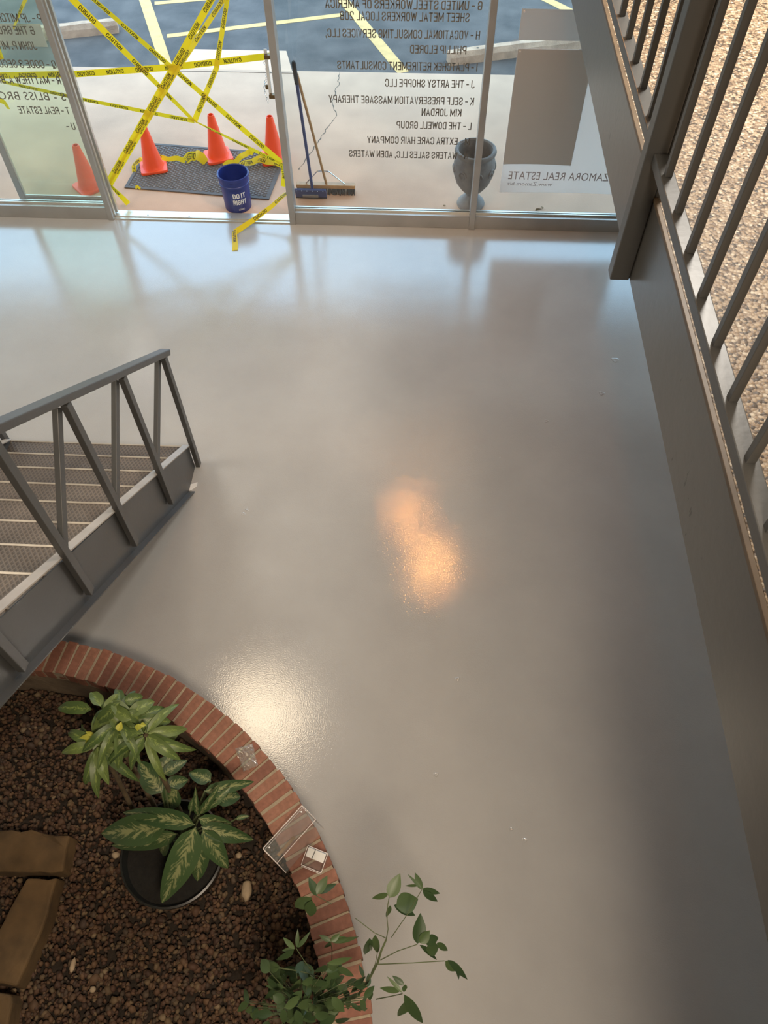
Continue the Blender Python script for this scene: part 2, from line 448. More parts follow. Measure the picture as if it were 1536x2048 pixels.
M = dict(
    floor=floor_mat(), aggregate=aggregate_mat(), brick=brick_mat(), plate=diamond_mat(),
    plaster=mat('plaster', (0.58, 0.56, 0.52), 0.8, var=0.06),
    ceiling=mat('ceiling_paint', (0.74, 0.71, 0.66), 0.8, var=0.03),
    alu=mat('brushed_aluminium', (0.42, 0.41, 0.39), 0.38, 0.55, var=0.08, vscale=4),
    alu_light=mat('bright_aluminium', (0.66, 0.65, 0.60), 0.3, 0.7, var=0.06, vscale=5),
    gasket=mat('black_gasket', (0.02, 0.02, 0.02), 0.6, var=0.1),
    glass=glass_mat('window_glass'), glass_green=glass_mat('door_glass', (0.91, 0.97, 0.88), haze=0.06),
    acrylic=glass_mat('clear_acrylic', (0.985, 0.98, 0.98), ior=1.5, rough=0.06, haze=0.035),
    film=glass_mat('crinkled_film', (0.97, 0.97, 0.95), ior=1.9, rough=0.10, haze=0.10),
    steel=mat('grey_painted_steel', (0.07, 0.07, 0.068), 0.40, 0.0, var=0.08, vscale=3, bump=0.05, bscale=40, ior=1.5),
    fascia=mat('grey_painted_fascia', (0.085, 0.082, 0.075), 0.28, 0.0, var=0.07, vscale=2.5, bump=0.07, bscale=22, ior=1.5),
    wood_edge=mat('tan_edge_trim', (0.13, 0.09, 0.055), 0.5, var=0.2, vscale=12),
    nosing=mat('worn_nosing', (0.42, 0.37, 0.30), 0.4, 0.3, var=0.15, vscale=10),
    flange=mat('tan_flange', (0.38, 0.33, 0.28), 0.42, 0.0, var=0.12, vscale=6),
    mortar=mat('mortar', (0.30, 0.245, 0.17), 0.9, var=0.15, vscale=30, bump=0.3, bscale=90),
    planter_wall=mat('planter_render', (0.15, 0.11, 0.07), 0.9, var=0.3, vscale=9, bump=0.4, bscale=40),
    soil=mat('dark_soil', (0.02, 0.014, 0.009), 0.95, var=0.3, vscale=30, bump=0.6, bscale=60),
    gravel=tone_mat('lava_gravel', 0.78),
    flag=mat('sandstone', (0.095, 0.058, 0.024), 0.85, var=0.35, vscale=7, bump=0.5, bscale=22, detail=6),
    pot_soil=mat('shaded_potting_soil', (0.007, 0.006, 0.004), 0.95, var=0.3, vscale=40, bump=0.6, bscale=60),  # soil colour darkened to near black for the shade inside the pot
    edge=mat('painted_edge_glint', (0.75, 0.68, 0.64), 0.3, var=0.03),  # pale colour painted for light caught along acrylic edges
    pot=mat('black_plastic', (0.014, 0.015, 0.013), 0.33, var=0.15),
    concrete=mat('pink_concrete', (0.57, 0.352, 0.232), 0.85, var=0.12, vscale=1.6, bump=0.12, bscale=70, detail=8),
    ramp=mat('curb_concrete', (0.64, 0.385, 0.25), 0.85, var=0.08, vscale=2.5, bump=0.12, bscale=70),
    asphalt=mat('asphalt', (0.082, 0.062, 0.052), 0.75, var=0.42, vscale=2.6, bump=0.4, bscale=120, detail=8),
    stripe=mat('yellow_road_paint', (0.66, 0.38, 0.13), 0.7, var=0.13, vscale=9),
    stop=mat('wheel_stop_concrete', (0.50, 0.31, 0.20), 0.9, var=0.2, vscale=8, bump=0.4, bscale=60),
    crack=mat('dark_crack', (0.11, 0.085, 0.065), 0.95, var=0.2),  # one dark tone for the crack, the joint and anchor bolts
    orange=mat('orange_vinyl', (1.0, 0.10, 0.03), 0.42, var=0.05, vscale=6),
    mat_rubber=mat('grey_rubber', (0.12, 0.10, 0.09), 0.7, var=0.15, vscale=6),
    mat_lug=mat('grey_rubber_lugs', (0.20, 0.165, 0.145), 0.7, var=0.15, vscale=6),
    bucket=mat('blue_plastic', (0.022, 0.038, 0.20), 0.36, var=0.06),
    white=mat('white_print', (0.80, 0.80, 0.80), 0.6, var=0.03),
    white_plastic=mat('white_plastic', (0.74, 0.73, 0.70), 0.45, var=0.04),
    blue_cap=mat('pale_blue_plastic', (0.12, 0.22, 0.52), 0.4, var=0.05),
    navy=mat('navy_metal', (0.03, 0.05, 0.16), 0.4, var=0.08),
    black=mat('black_rubber', (0.02, 0.02, 0.022), 0.5, var=0.1),
    broom_wood=mat('varnished_wood', (0.42, 0.23, 0.09), 0.45, var=0.18, vscale=14),
    bristle=mat('dark_bristles', (0.055, 0.05, 0.045), 0.9, var=0.4, vscale=90),
    urn=mat('weathered_grey_urn', (0.17, 0.145, 0.125), 0.62, var=0.2, vscale=14, bump=0.25, bscale=45),
    chrome=mat('chrome', (0.7, 0.7, 0.68), 0.18, 1.0, var=0.04),
    brass=mat('dull_brass', (0.20, 0.13, 0.06), 0.4, 0.8, var=0.1),
    letter=mat('vinyl_lettering', (0.16, 0.135, 0.11), 0.7, var=0.04),
    letter_pale=mat('faint_print', (0.42, 0.37, 0.36), 0.7, var=0.04),
    dark_sheet=sheet_mat('opaque_backed_sheet', (0.68, 0.655, 0.62), 0.46),
    pale_sheet=sheet_mat('translucent_vinyl', (0.84, 0.76, 0.70), 0.68),
    paper=sheet_mat('thin_paper', (0.68, 0.68, 0.62), 0.4),
    tape=sheet_mat('yellow_tape', (0.86, 0.66, 0.015), 0.32),
    ink=mat('tape_ink', (0.045, 0.035, 0.01), 0.6, var=0.05),
    leaf_d=leaf_mat('dracaena_leaf', (0.06, 0.105, 0.03), (0.135, 0.185, 0.05), pale=(0.22, 0.29, 0.075), amount=0.0),
    leaf_y=leaf_mat('young_leaf', (0.32, 0.36, 0.04), (0.45, 0.44, 0.07)),
    leaf_f=leaf_mat('dumb_cane_leaf', (0.028, 0.062, 0.018), (0.06, 0.105, 0.035), pale=(0.25, 0.27, 0.115), amount=0.055),
    leaf_u=leaf_mat('umbrella_leaf', (0.03, 0.058, 0.02), (0.075, 0.115, 0.04)),
    cane=mat('brown_cane', (0.09, 0.065, 0.035), 0.8, var=0.3, vscale=30),
    twig=mat('green_twig', (0.085, 0.105, 0.045), 0.7, var=0.2, vscale=20),
    litter=mat('dry_leaf', (0.22, 0.14, 0.07), 0.9, var=0.3, vscale=20),
    red=mat('red_print', (0.42, 0.05, 0.05), 0.5, var=0.1),
    pebble=mat('pale_pebble', (0.33, 0.25, 0.16), 0.8, var=0.25, vscale=20),
)


add_scuffs(M['fascia'])

# ------------------------------------------------------------------ lettering
_text_cache = {}
def text2d(s, bold=0.012):
    """vertices and faces of a line of text, normalised: x 0..1 over its width, y 0..1 over the cap height"""
    key = (s, bold)
    if key in _text_cache: return _text_cache[key]
    cu = bpy.data.curves.new('line', 'FONT')
    cu.body = s; cu.size = 1.0; cu.offset = 0.0; cu.resolution_u = 3; cu.space_character = 1.03
    o = bpy.data.objects.new('line', cu); COL.objects.link(o)
    dg = bpy.context.evaluated_depsgraph_get()
    me = o.evaluated_get(dg).to_mesh()
    v = np.array([p.co[:] for p in me.vertices]) if len(me.vertices) else np.zeros((0, 3))
    f = [tuple(p.vertices) for p in me.polygons]
    o.evaluated_get(dg).to_mesh_clear()
    bpy.data.objects.remove(o); bpy.data.curves.remove(cu)
    x0, x1 = v[:, 0].min(), v[:, 0].max()
    cap = 0.73
    out = np.c_[(v[:, 0] - x0) / (x1 - x0), v[:, 1] / cap], f
    _text_cache[key] = out
    return out


GLYPHS = {
 'A': [[(0,0),(.5,1),(1,0)],[(.17,.28),(.83,.28)]],
 'B': [[(0,0),(0,1),(.7,1),(1,.88),(1,.64),(.7,.52),(0,.52)],[(.7,.52),(1,.40),(1,.12),(.7,0),(0,0)]],
 'C': [[(1,.70),(1,.86),(.75,1),(.25,1),(0,.86),(0,.14),(.25,0),(.75,0),(1,.14),(1,.30)]],
 'D': [[(0,0),(0,1),(.65,1),(1,.82),(1,.18),(.65,0),(0,0)]],
 'E': [[(1,1),(0,1),(0,0),(1,0)],[(0,.52),(.85,.52)]], 'F': [[(1,1),(0,1),(0,0)],[(0,.52),(.85,.52)]],
 'G': [[(1,.72),(1,.86),(.75,1),(.25,1),(0,.86),(0,.14),(.25,0),(.75,0),(1,.14),(1,.46),(.55,.46)]],
 'H': [[(0,0),(0,1)],[(1,0),(1,1)],[(0,.52),(1,.52)]], 'I': [[(0,0),(0,1)]],
 'J': [[(1,1),(1,.14),(.75,0),(.25,0),(0,.10)]], 'K': [[(0,0),(0,1)],[(1,1),(.05,.42)],[(.35,.60),(1,0)]],
 'L': [[(0,1),(0,0),(1,0)]], 'M': [[(0,0),(0,1)],[(0,.96),(.5,.2)],[(.5,.2),(1,.96)],[(1,1),(1,0)]], 'N': [[(0,0),(0,1)],[(0,.96),(1,.04)],[(1,0),(1,1)]],
 'O': [[(.25,0),(.75,0),(1,.14),(1,.86),(.75,1),(.25,1),(0,.86),(0,.14),(.25,0)]],
 'P': [[(0,0),(0,1),(.7,1),(1,.87),(1,.57),(.7,.44),(0,.44)]],
 'Q': [[(.25,0),(.75,0),(1,.14),(1,.86),(.75,1),(.25,1),(0,.86),(0,.14),(.25,0)],[(.6,.2),(1,-.06)]],
 'R': [[(0,0),(0,1),(.7,1),(1,.87),(1,.62),(.7,.5),(0,.5)],[(.6,.5),(1,0)]],
 'S': [[(1,.74),(1,.86),(.75,1),(.25,1),(0,.86),(0,.68),(1,.34),(1,.14),(.75,0),(.25,0),(0,.14),(0,.27)]],
 'T': [[(0,1),(1,1)],[(.5,1),(.5,0)]], 'U': [[(0,1),(0,.14),(.25,0),(.75,0),(1,.14),(1,1)]],
 'V': [[(0,1),(.5,0),(1,1)]], 'W': [[(0,1),(.25,.04)],[(.25,.04),(.5,.85)],[(.5,.85),(.75,.04)],[(.75,.04),(1,1)]], 'X': [[(0,0),(1,1)],[(0,1),(1,0)]],
 'Y': [[(0,1),(.5,.42),(1,1)],[(.5,.42),(.5,0)]], 'Z': [[(0,1),(1,1),(0,0),(1,0)]],
 '0': [[(.25,0),(.75,0),(1,.14),(1,.86),(.75,1),(.25,1),(0,.86),(0,.14),(.25,0)]],
 '2': [[(0,.72),(0,.86),(.25,1),(.75,1),(1,.86),(1,.62),(0,0),(1,0)]],
 '3': [[(0,.78),(0,.88),(.25,1),(.75,1),(1,.88),(1,.64),(.7,.52),(.4,.52)],[(.7,.52),(1,.4),(1,.13),(.75,0),(.25,0),(0,.13),(0,.24)]],
 '8': [[(.25,.52),(0,.64),(0,.88),(.25,1),(.75,1),(1,.88),(1,.64),(.75,.52),(.25,.52),(0,.4),(0,.13),(.25,0),(.75,0),(1,.13),(1,.4),(.75,.52)]],
 '&': [[(1,.5),(1,.14),(.75,0),(.25,0),(0,.14),(0,.4),(.2,.54),(.05,.7),(.05,.88),(.3,1),(.7,1),(.9,.88)],[(.3,.52),(1,.52)]],
 '-': [[(0,.45),(1,.45)]], '.': [[(0,0),(0,.07)]], ',': [[(.6,.05),(0,-.14)]],
}
GW = {'M': .56, 'W': .62, 'I': .001, '-': .24, '.': .001, ',': .06, 'L': .33, 'E': .34, 'F': .33, 'J': .34, '&': .42}


def stroke_text(s, th=0.135):
    """bold condensed capitals as thick mitred strokes, normalised like text2d()"""
    key = (s, 'stroke', th)
    if key in _text_cache: return _text_cache[key]
    V = []; F = []; x = 0.0
    for ch in s:
        if ch == ' ':
            x += 0.22; continue
        w = GW.get(ch, .39)
        for poly in GLYPHS[ch]:
            P = [Vector((x + th / 2 + px * w, th / 2 + py * (1 - th))) for px, py in poly]
            n = len(P); closed = (P[0] - P[-1]).length < 1e-6 and n > 2
            base = len(V)
            for i in range(n):
                a = P[i - 1] if i else (P[-2] if closed else None)
                c = P[i + 1] if i < n - 1 else (P[1] if closed else None)
                d1 = (P[i] - a).normalized() if a is not None else None
                d2 = (c - P[i]).normalized() if c is not None else None
                d1 = d1 or d2; d2 = d2 or d1
                t = (d1 + d2)
                t = t.normalized() if t.length > 1e-4 else d1
                nrm = Vector((-t.y, t.x)); k = max(0.45, abs(nrm.dot(Vector((-d1.y, d1.x)))))
                p = P[i]
                if a is None: p = p - d2 * th * .5
                if c is None: p = p + d1 * th * .5
                o = nrm * (th / 2 / k)
                V.append((p.x + o.x, p.y + o.y)); V.append((p.x - o.x, p.y - o.y))
            for i in range(n - 1):
                q = base + 2 * i
                F.append((q, q + 1, q + 3, q + 2))
        x += w + th + 0.10
    V = np.array(V); x0, x1 = V[:, 0].min(), V[:, 0].max()
    V[:, 0] = (V[:, 0] - x0) / (x1 - x0)
    _text_cache[key] = (V, F)
    return V, F


def wall_text(name, s, x_start, x_end, z0, h, y, mt, parent, condensed=False):
    """text on a plane of constant y; runs from x_start to x_end (x_end < x_start: read from outside)"""
    uv, f = stroke_text(s) if condensed else text2d(s)
    b = MB()
    vs = [(x_start + (x_end - x_start) * u, y, z0 + h * w) for u, w in uv]
    b.add(vs, f)
    return b.build(name, mt, parent)


# ------------------------------------------------------------------ measured plant and stone data (metres)
DRACAENA = [
    (-1.47, 1.255, 1.12, -1.665, 1.279, 1.05, 0.056),
    (-1.42, 1.26, 1.15, -1.493, 1.34, 1.12, 0.051),
    (-1.338, 1.266, 1.18, -1.468, 1.157, 1.0, 0.058),
    (-1.354, 1.272, 1.2, -1.254, 1.195, 1.1, 0.057),
    (-1.312, 1.293, 1.15, -1.239, 1.33, 1.12, 0.05),
    (-1.271, 1.221, 1.16, -1.178, 1.307, 1.12, 0.057),
    (-1.236, 1.223, 1.14, -1.136, 1.292, 1.08, 0.044),
    (-1.237, 1.213, 1.13, -1.1, 1.237, 1.05, 0.054),
    (-1.2, 1.166, 1.1, -1.114, 1.198, 1.06, 0.061),
    (-1.171, 1.108, 1.0, -1.058, 1.232, 1.0, 0.052),
    (-1.144, 1.13, 1.02, -1.058, 1.153, 0.93, 0.04),
    (-1.197, 1.143, 1.14, -1.378, 1.148, 1.06, 0.039),
    (-1.312, 1.267, 1.2, -1.434, 1.201, 1.1, 0.054),
    (-1.388, 1.059, 0.95, -1.454, 1.189, 1.05, 0.07),
    (-1.354, 1.066, 0.93, -1.315, 1.161, 1.05, 0.062),
    (-1.397, 1.032, 0.9, -1.535, 1.01, 0.8, 0.04),
    (-1.246, 1.194, 1.18, -1.359, 1.259, 1.17, 0.051),
    (-1.291, 1.118, 0.95, -1.218, 1.154, 0.98, 0.044),
    (-1.378, 1.226, 1.17, -1.344, 1.32, 1.17, 0.044),
    (-1.339, 1.142, 1.0, -1.429, 1.101, 0.92, 0.059),
    (-1.366, 1.207, 1.15, -1.274, 1.163, 1.05, 0.05),
    (-1.276, 1.234, 1.18, -1.217, 1.211, 1.1, 0.046),
]
DRACAENA_SHOOTS = [
    (-1.431, 1.139, 1.08, -1.515, 1.135, 1.06, 0.031),
    (-1.438, 1.138, 1.08, -1.488, 1.112, 1.05, 0.022),
    (-1.44, 1.145, 1.08, -1.485, 1.16, 1.08, 0.02),
    (-1.201, 1.169, 1.2, -1.207, 1.142, 1.18, 0.031),
    (-1.193, 1.163, 1.2, -1.173, 1.171, 1.18, 0.021),
    (-1.299, 1.141, 1.17, -1.29, 1.182, 1.18, 0.032),
]
DIEFFENBACHIA = [
    (-1.179, 0.994, 0.7, -1.323, 1.139, 0.72, 0.116),
    (-1.215, 1.086, 0.72, -1.154, 1.179, 0.72, 0.081),
    (-1.179, 1.075, 0.74, -1.082, 1.159, 0.7, 0.065),
    (-1.17, 1.035, 0.68, -1.079, 1.085, 0.62, 0.074),
    (-1.108, 1.017, 0.68, -1.17, 0.943, 0.6, 0.116),
    (-0.916, 1.029, 0.82, -1.035, 1.071, 0.8, 0.082),
    (-0.928, 0.973, 0.85, -0.72, 1.063, 0.72, 0.063),
    (-0.889, 0.954, 0.8, -0.781, 0.992, 0.7, 0.089),
    (-0.958, 0.824, 0.82, -1.363, 0.899, 0.66, 0.094),
    (-1.106, 0.821, 0.76, -1.473, 0.81, 0.58, 0.147),
    (-1.05, 0.795, 0.74, -1.423, 0.766, 0.54, 0.085),
    (-1.091, 0.771, 0.72, -1.151, 0.734, 0.6, 0.092),
    (-0.939, 0.803, 0.86, -1.1, 0.514, 0.6, 0.141),
    (-0.935, 0.849, 0.84, -0.799, 0.857, 0.72, 0.062),
    (-0.919, 0.816, 0.82, -0.694, 0.802, 0.66, 0.085),
    (-0.91, 0.803, 0.82, -0.807, 0.675, 0.62, 0.096),
    (-0.931, 0.777, 0.76, -0.957, 0.621, 0.56, 0.098),
    (-0.949, 0.867, 0.82, -0.943, 0.957, 0.98, 0.03),
    (-0.94, 0.873, 0.82, -0.838, 0.98, 0.95, 0.04),
    (-0.936, 0.887, 0.82, -0.851, 0.919, 0.88, 0.033),
    (-0.778, 0.877, 0.74, -0.714, 0.893, 0.74, 0.025),
    (-0.992, 0.889, 0.8, -0.96, 0.938, 0.9, 0.029),
    (-0.906, 0.913, 0.8, -0.809, 1.001, 0.84, 0.044),
]
UMBRELLA_LEAVES = [
    (-0.016, 0.468, 1.42, 0.022, 0.551, 1.44, 0.058),
    (-0.02, 0.482, 1.42, -0.083, 0.471, 1.36, 0.026),
    (0.012, 0.443, 1.38, 0.096, 0.48, 1.34, 0.085),
    (0.003, 0.448, 1.38, 0.087, 0.427, 1.3, 0.04),
    (-0.012, 0.444, 1.4, -0.026, 0.413, 1.33, 0.023),
    (0.105, 0.489, 1.5, 0.078, 0.546, 1.5, 0.028),
    (0.105, 0.489, 1.5, 0.049, 0.54, 1.5, 0.013),
    (0.105, 0.491, 1.5, 0.176, 0.488, 1.44, 0.025),
    (0.108, 0.486, 1.5, 0.168, 0.463, 1.42, 0.029),
    (0.096, 0.504, 1.5, 0.042, 0.507, 1.45, 0.011),
    (0.097, 0.329, 1.32, 0.106, 0.431, 1.34, 0.063),
    (0.106, 0.332, 1.32, 0.144, 0.376, 1.32, 0.046),
    (0.125, 0.34, 1.3, 0.18, 0.358, 1.26, 0.047),
    (0.132, 0.316, 1.28, 0.183, 0.33, 1.22, 0.057),
    (0.107, 0.327, 1.3, 0.178, 0.289, 1.2, 0.024),
    (0.173, 0.339, 1.28, 0.219, 0.321, 1.22, 0.027),
    (0.205, 0.279, 1.3, 0.252, 0.254, 1.22, 0.037),
    (0.214, 0.282, 1.3, 0.296, 0.229, 1.2, 0.03),
    (0.247, 0.272, 1.26, 0.266, 0.23, 1.16, 0.019),
    (-0.086, 0.341, 1.3, -0.104, 0.296, 1.18, 0.042),
    (-0.065, 0.353, 1.3, -0.055, 0.303, 1.18, 0.034),
    (-0.085, 0.322, 1.28, -0.079, 0.309, 1.2, 0.014),
    (0.039, 0.171, 1.4, -0.038, 0.178, 1.34, 0.025),
    (0.045, 0.164, 1.4, -0.013, 0.212, 1.4, 0.016),
    (0.05, 0.188, 1.4, 0.006, 0.215, 1.4, 0.023),
    (0.042, 0.178, 1.4, 0.062, 0.182, 1.38, 0.026),
    (0.072, 0.15, 1.36, 0.032, 0.097, 1.24, 0.05),
    (0.051, 0.16, 1.38, 0.127, 0.081, 1.2, 0.043),
    (-0.313, 0.492, 1.2, -0.352, 0.56, 1.2, 0.042),
    (-0.313, 0.498, 1.2, -0.275, 0.57, 1.2, 0.042),
    (-0.307, 0.501, 1.2, -0.237, 0.548, 1.16, 0.031),
    (-0.341, 0.499, 1.1, -0.42, 0.474, 1.0, 0.069),
    (-0.34, 0.488, 1.1, -0.35, 0.441, 1.0, 0.058),
    (-0.366, 0.301, 1.25, -0.367, 0.362, 1.28, 0.018),
    (-0.363, 0.301, 1.25, -0.318, 0.356, 1.28, 0.019),
    (-0.375, 0.296, 1.25, -0.426, 0.334, 1.24, 0.022),
    (-0.378, 0.293, 1.25, -0.454, 0.262, 1.16, 0.033),
    (-0.375, 0.296, 1.25, -0.429, 0.292, 1.2, 0.017),
    (-0.245, 0.338, 1.15, -0.294, 0.358, 1.15, 0.021),
    (-0.245, 0.338, 1.15, -0.21, 0.367, 1.15, 0.028),
    (-0.245, 0.338, 1.15, -0.176, 0.358, 1.1, 0.029),
    (-0.245, 0.338, 1.15, -0.276, 0.324, 1.05, 0.025),
    (-0.239, 0.338, 1.15, -0.137, 0.37, 1.05, 0.025),
    (-0.427, 0.23, 1.25, -0.492, 0.238, 1.18, 0.041),
    (-0.427, 0.23, 1.25, -0.46, 0.204, 1.15, 0.041),
    (-0.24, 0.251, 1.3, -0.15, 0.278, 1.24, 0.027),
    (-0.24, 0.251, 1.3, -0.197, 0.24, 1.2, 0.034),
    (-0.248, 0.245, 1.3, -0.293, 0.225, 1.2, 0.047),
    (-0.206, 0.241, 1.25, -0.143, 0.222, 1.15, 0.026),
    (-0.253, 0.099, 1.008, -0.264, 0.055, 0.957, 0.039),
    (-0.461, 0.215, 1.25, -0.508, 0.259, 1.195, 0.049),
    (-0.229, 0.095, 0.946, -0.308, 0.089, 0.921, 0.043),
    (-0.432, 0.084, 0.782, -0.483, 0.15, 0.744, 0.053),
    (-0.239, 0.241, 1.104, -0.172, 0.248, 1.049, 0.033),
    (-0.404, 0.095, 0.908, -0.357, 0.046, 0.852, 0.049),
    (-0.413, 0.174, 1.15, -0.488, 0.176, 1.111, 0.028),
    (-0.216, 0.225, 1.172, -0.272, 0.172, 1.121, 0.049),
    (-0.326, 0.195, 1.121, -0.373, 0.255, 1.064, 0.033),
    (-0.306, 0.222, 1.096, -0.362, 0.269, 1.012, 0.033),
    (-0.381, 0.097, 0.94, -0.416, 0.162, 0.845, 0.054),
    (-0.29, 0.103, 0.826, -0.321, 0.175, 0.774, 0.044),
    (-0.354, 0.069, 0.909, -0.401, 0.042, 0.855, 0.045),
    (-0.218, 0.082, 0.914, -0.162, 0.091, 0.828, 0.034),
    (-0.367, 0.22, 1.179, -0.351, 0.268, 1.117, 0.034),
    (-0.369, 0.149, 0.803, -0.334, 0.197, 0.747, 0.032),
    (-0.514, 0.206, 0.921, -0.447, 0.247, 0.862, 0.041),
    (-0.299, 0.09, 0.919, -0.291, 0.149, 0.851, 0.047),
    (-0.335, 0.113, 1.099, -0.285, 0.115, 1.067, 0.033),
    (-0.464, 0.242, 0.859, -0.549, 0.287, 0.811, 0.039),
    (-0.355, 0.113, 1.143, -0.304, 0.138, 1.066, 0.036),
    (-0.244, 0.196, 1.186, -0.326, 0.198, 1.123, 0.035),
    (-0.382, 0.251, 0.771, -0.468, 0.266, 0.685, 0.032),
    (-0.328, 0.152, 1.049, -0.349, 0.216, 0.984, 0.04),
    (-0.317, 0.199, 1.026, -0.36, 0.25, 0.927, 0.047),
    (-0.219, 0.198, 0.972, -0.22, 0.152, 0.95, 0.035),
    (-0.241, 0.214, 1.095, -0.239, 0.17, 1.059, 0.044),
    (-0.349, 0.144, 0.977, -0.363, 0.087, 0.883, 0.034),
    (-0.296, 0.21, 0.847, -0.326, 0.168, 0.752, 0.04),
    (-0.484, 0.256, 0.78, -0.468, 0.2, 0.712, 0.056),
    (-0.234, 0.202, 1.056, -0.19, 0.233, 0.967, 0.038),
    (-0.264, 0.186, 1.063, -0.328, 0.189, 0.982, 0.048),
    (-0.334, 0.162, 1.224, -0.39, 0.114, 1.17, 0.036),
    (-0.411, 0.24, 0.889, -0.405, 0.195, 0.825, 0.041),
    (-0.469, 0.198, 1.209, -0.434, 0.164, 1.113, 0.03),
    (-0.393, 0.101, 0.76, -0.314, 0.076, 0.685, 0.038),
    (-0.34, 0.188, 1.196, -0.296, 0.208, 1.134, 0.032),
    (-0.361, 0.103, 1.107, -0.338, 0.057, 1.053, 0.037),
    (-0.296, 0.103, 0.918, -0.352, 0.085, 0.868, 0.052),
    (-0.342, 0.139, 1.053, -0.423, 0.165, 1.012, 0.036),
    (-0.219, 0.147, 1.23, -0.17, 0.103, 1.172, 0.038),
    (-0.241, 0.226, 1.007, -0.242, 0.174, 0.922, 0.039),
    (-0.254, 0.231, 1.25, -0.188, 0.254, 1.214, 0.041),
    (-0.471, 0.182, 0.767, -0.415, 0.163, 0.733, 0.052),
    (-0.445, 0.094, 0.753, -0.398, 0.081, 0.659, 0.052),
    (-0.499, 0.068, 0.863, -0.503, 0.007, 0.827, 0.054),
    (-0.383, 0.135, 1.036, -0.401, 0.073, 0.937, 0.043),
    (-0.454, 0.087, 1.083, -0.533, 0.081, 1.042, 0.036),
    (-0.349, 0.231, 1.044, -0.326, 0.188, 0.952, 0.043),
    (-0.391, 0.104, 1.248, -0.34, 0.147, 1.202, 0.04),
    (-0.323, 0.225, 1.096, -0.402, 0.234, 1.017, 0.03),
    (-0.434, 0.06, 0.9, -0.435, 0.014, 0.855, 0.043),
    (-0.507, 0.191, 0.878, -0.463, 0.138, 0.781, 0.053),
    (-0.383, 0.238, 0.924, -0.462, 0.249, 0.846, 0.048),
    (-0.24, 0.169, 0.869, -0.17, 0.214, 0.839, 0.035),
    (-0.277, 0.089, 1.23, -0.225, 0.087, 1.176, 0.039),
    (-0.265, 0.145, 1.009, -0.258, 0.084, 0.943, 0.051),
    (-0.458, 0.222, 0.927, -0.488, 0.169, 0.893, 0.047),
    (-0.247, 0.236, 1.205, -0.196, 0.213, 1.146, 0.037),
    (-0.408, 0.101, 1.17, -0.401, 0.056, 1.108, 0.031),
    (-0.203, 0.089, 1.167, -0.269, 0.053, 1.116, 0.038),
    (-0.465, 0.228, 1.085, -0.435, 0.164, 1.02, 0.042),
    (-0.251, 0.208, 0.755, -0.234, 0.149, 0.723, 0.038),
    (-0.287, 0.182, 0.921, -0.28, 0.124, 0.821, 0.034),
    (-0.239, 0.104, 1.051, -0.311, 0.118, 1.022, 0.042),
    (-0.201, 0.117, 0.983, -0.279, 0.089, 0.963, 0.034),
    (-0.202, 0.124, 1.164, -0.258, 0.133, 1.101, 0.042),
    (-0.442, 0.141, 1.221, -0.396, 0.127, 1.193, 0.042),
    (-0.227, 0.212, 1.172, -0.215, 0.158, 1.091, 0.031),
    (-0.355, 0.086, 0.927, -0.349, 0.147, 0.832, 0.04),
    (-0.266, 0.242, 0.919, -0.223, 0.199, 0.867, 0.036),
    (-0.365, 0.116, 1.039, -0.362, 0.053, 0.962, 0.039),
    (-0.351, 0.203, 1.167, -0.394, 0.165, 1.073, 0.035),
    (-0.44, 0.169, 1.008, -0.506, 0.209, 0.933, 0.03),
    (-0.225, 0.166, 0.974, -0.289, 0.149, 0.889, 0.04),
    (-0.473, 0.174, 0.993, -0.517, 0.139, 0.901, 0.033),
    (-0.282, 0.169, 0.998, -0.316, 0.213, 0.939, 0.04),
    (-0.406, 0.262, 0.756, -0.486, 0.257, 0.709, 0.034),
    (-0.368, 0.113, 1.16, -0.374, 0.158, 1.113, 0.039),
    (-0.244, 0.138, 1.151, -0.276, 0.185, 1.052, 0.041),
    (-0.131, 0.182, 1.261, -0.087, 0.188, 1.202, 0.018),
    (-0.114, 0.142, 0.993, -0.093, 0.189, 0.899, 0.031),
    (-0.2, 0.183, 1.239, -0.166, 0.183, 1.146, 0.029),
    (-0.195, 0.187, 0.915, -0.169, 0.167, 0.848, 0.029),
    (-0.196, 0.108, 1.095, -0.247, 0.135, 1.059, 0.03),
    (-0.169, 0.163, 0.95, -0.171, 0.121, 0.873, 0.026),
    (-0.14, 0.123, 1.061, -0.088, 0.124, 0.966, 0.019),
    (-0.153, 0.135, 1.096, -0.111, 0.111, 1.069, 0.019),
    (-0.175, 0.201, 1.102, -0.139, 0.222, 1.003, 0.024),
    (-0.099, 0.151, 1.212, -0.061, 0.193, 1.18, 0.03),
    (-0.21, 0.128, 0.918, -0.225, 0.095, 0.849, 0.024),
    (-0.144, 0.199, 1.06, -0.102, 0.233, 1.001, 0.029),
    (-0.085, 0.191, 0.944, -0.081, 0.157, 0.891, 0.03),
    (-0.12, 0.222, 0.965, -0.161, 0.18, 0.906, 0.027),
    (-0.176, 0.146, 1.142, -0.205, 0.108, 1.062, 0.023),
    (-0.164, 0.214, 1.004, -0.125, 0.209, 0.977, 0.032),
    (-0.112, 0.141, 1.219, -0.091, 0.11, 1.153, 0.03),
    (-0.155, 0.22, 0.918, -0.094, 0.217, 0.826, 0.022),
    (-0.106, 0.215, 1.234, -0.125, 0.26, 1.176, 0.021),
    (-0.093, 0.197, 1.006, -0.09, 0.249, 0.945, 0.027),
    (-0.573, 0.122, 0.945, -0.609, 0.174, 0.88, 0.028),
    (-0.599, 0.093, 0.703, -0.551, 0.088, 0.636, 0.039),
    (-0.537, 0.109, 0.939, -0.556, 0.063, 0.88, 0.026),
    (-0.581, 0.131, 0.899, -0.632, 0.093, 0.843, 0.032),
    (-0.522, 0.111, 0.725, -0.559, 0.147, 0.664, 0.031),
    (-0.539, 0.078, 0.91, -0.486, 0.097, 0.824, 0.037),
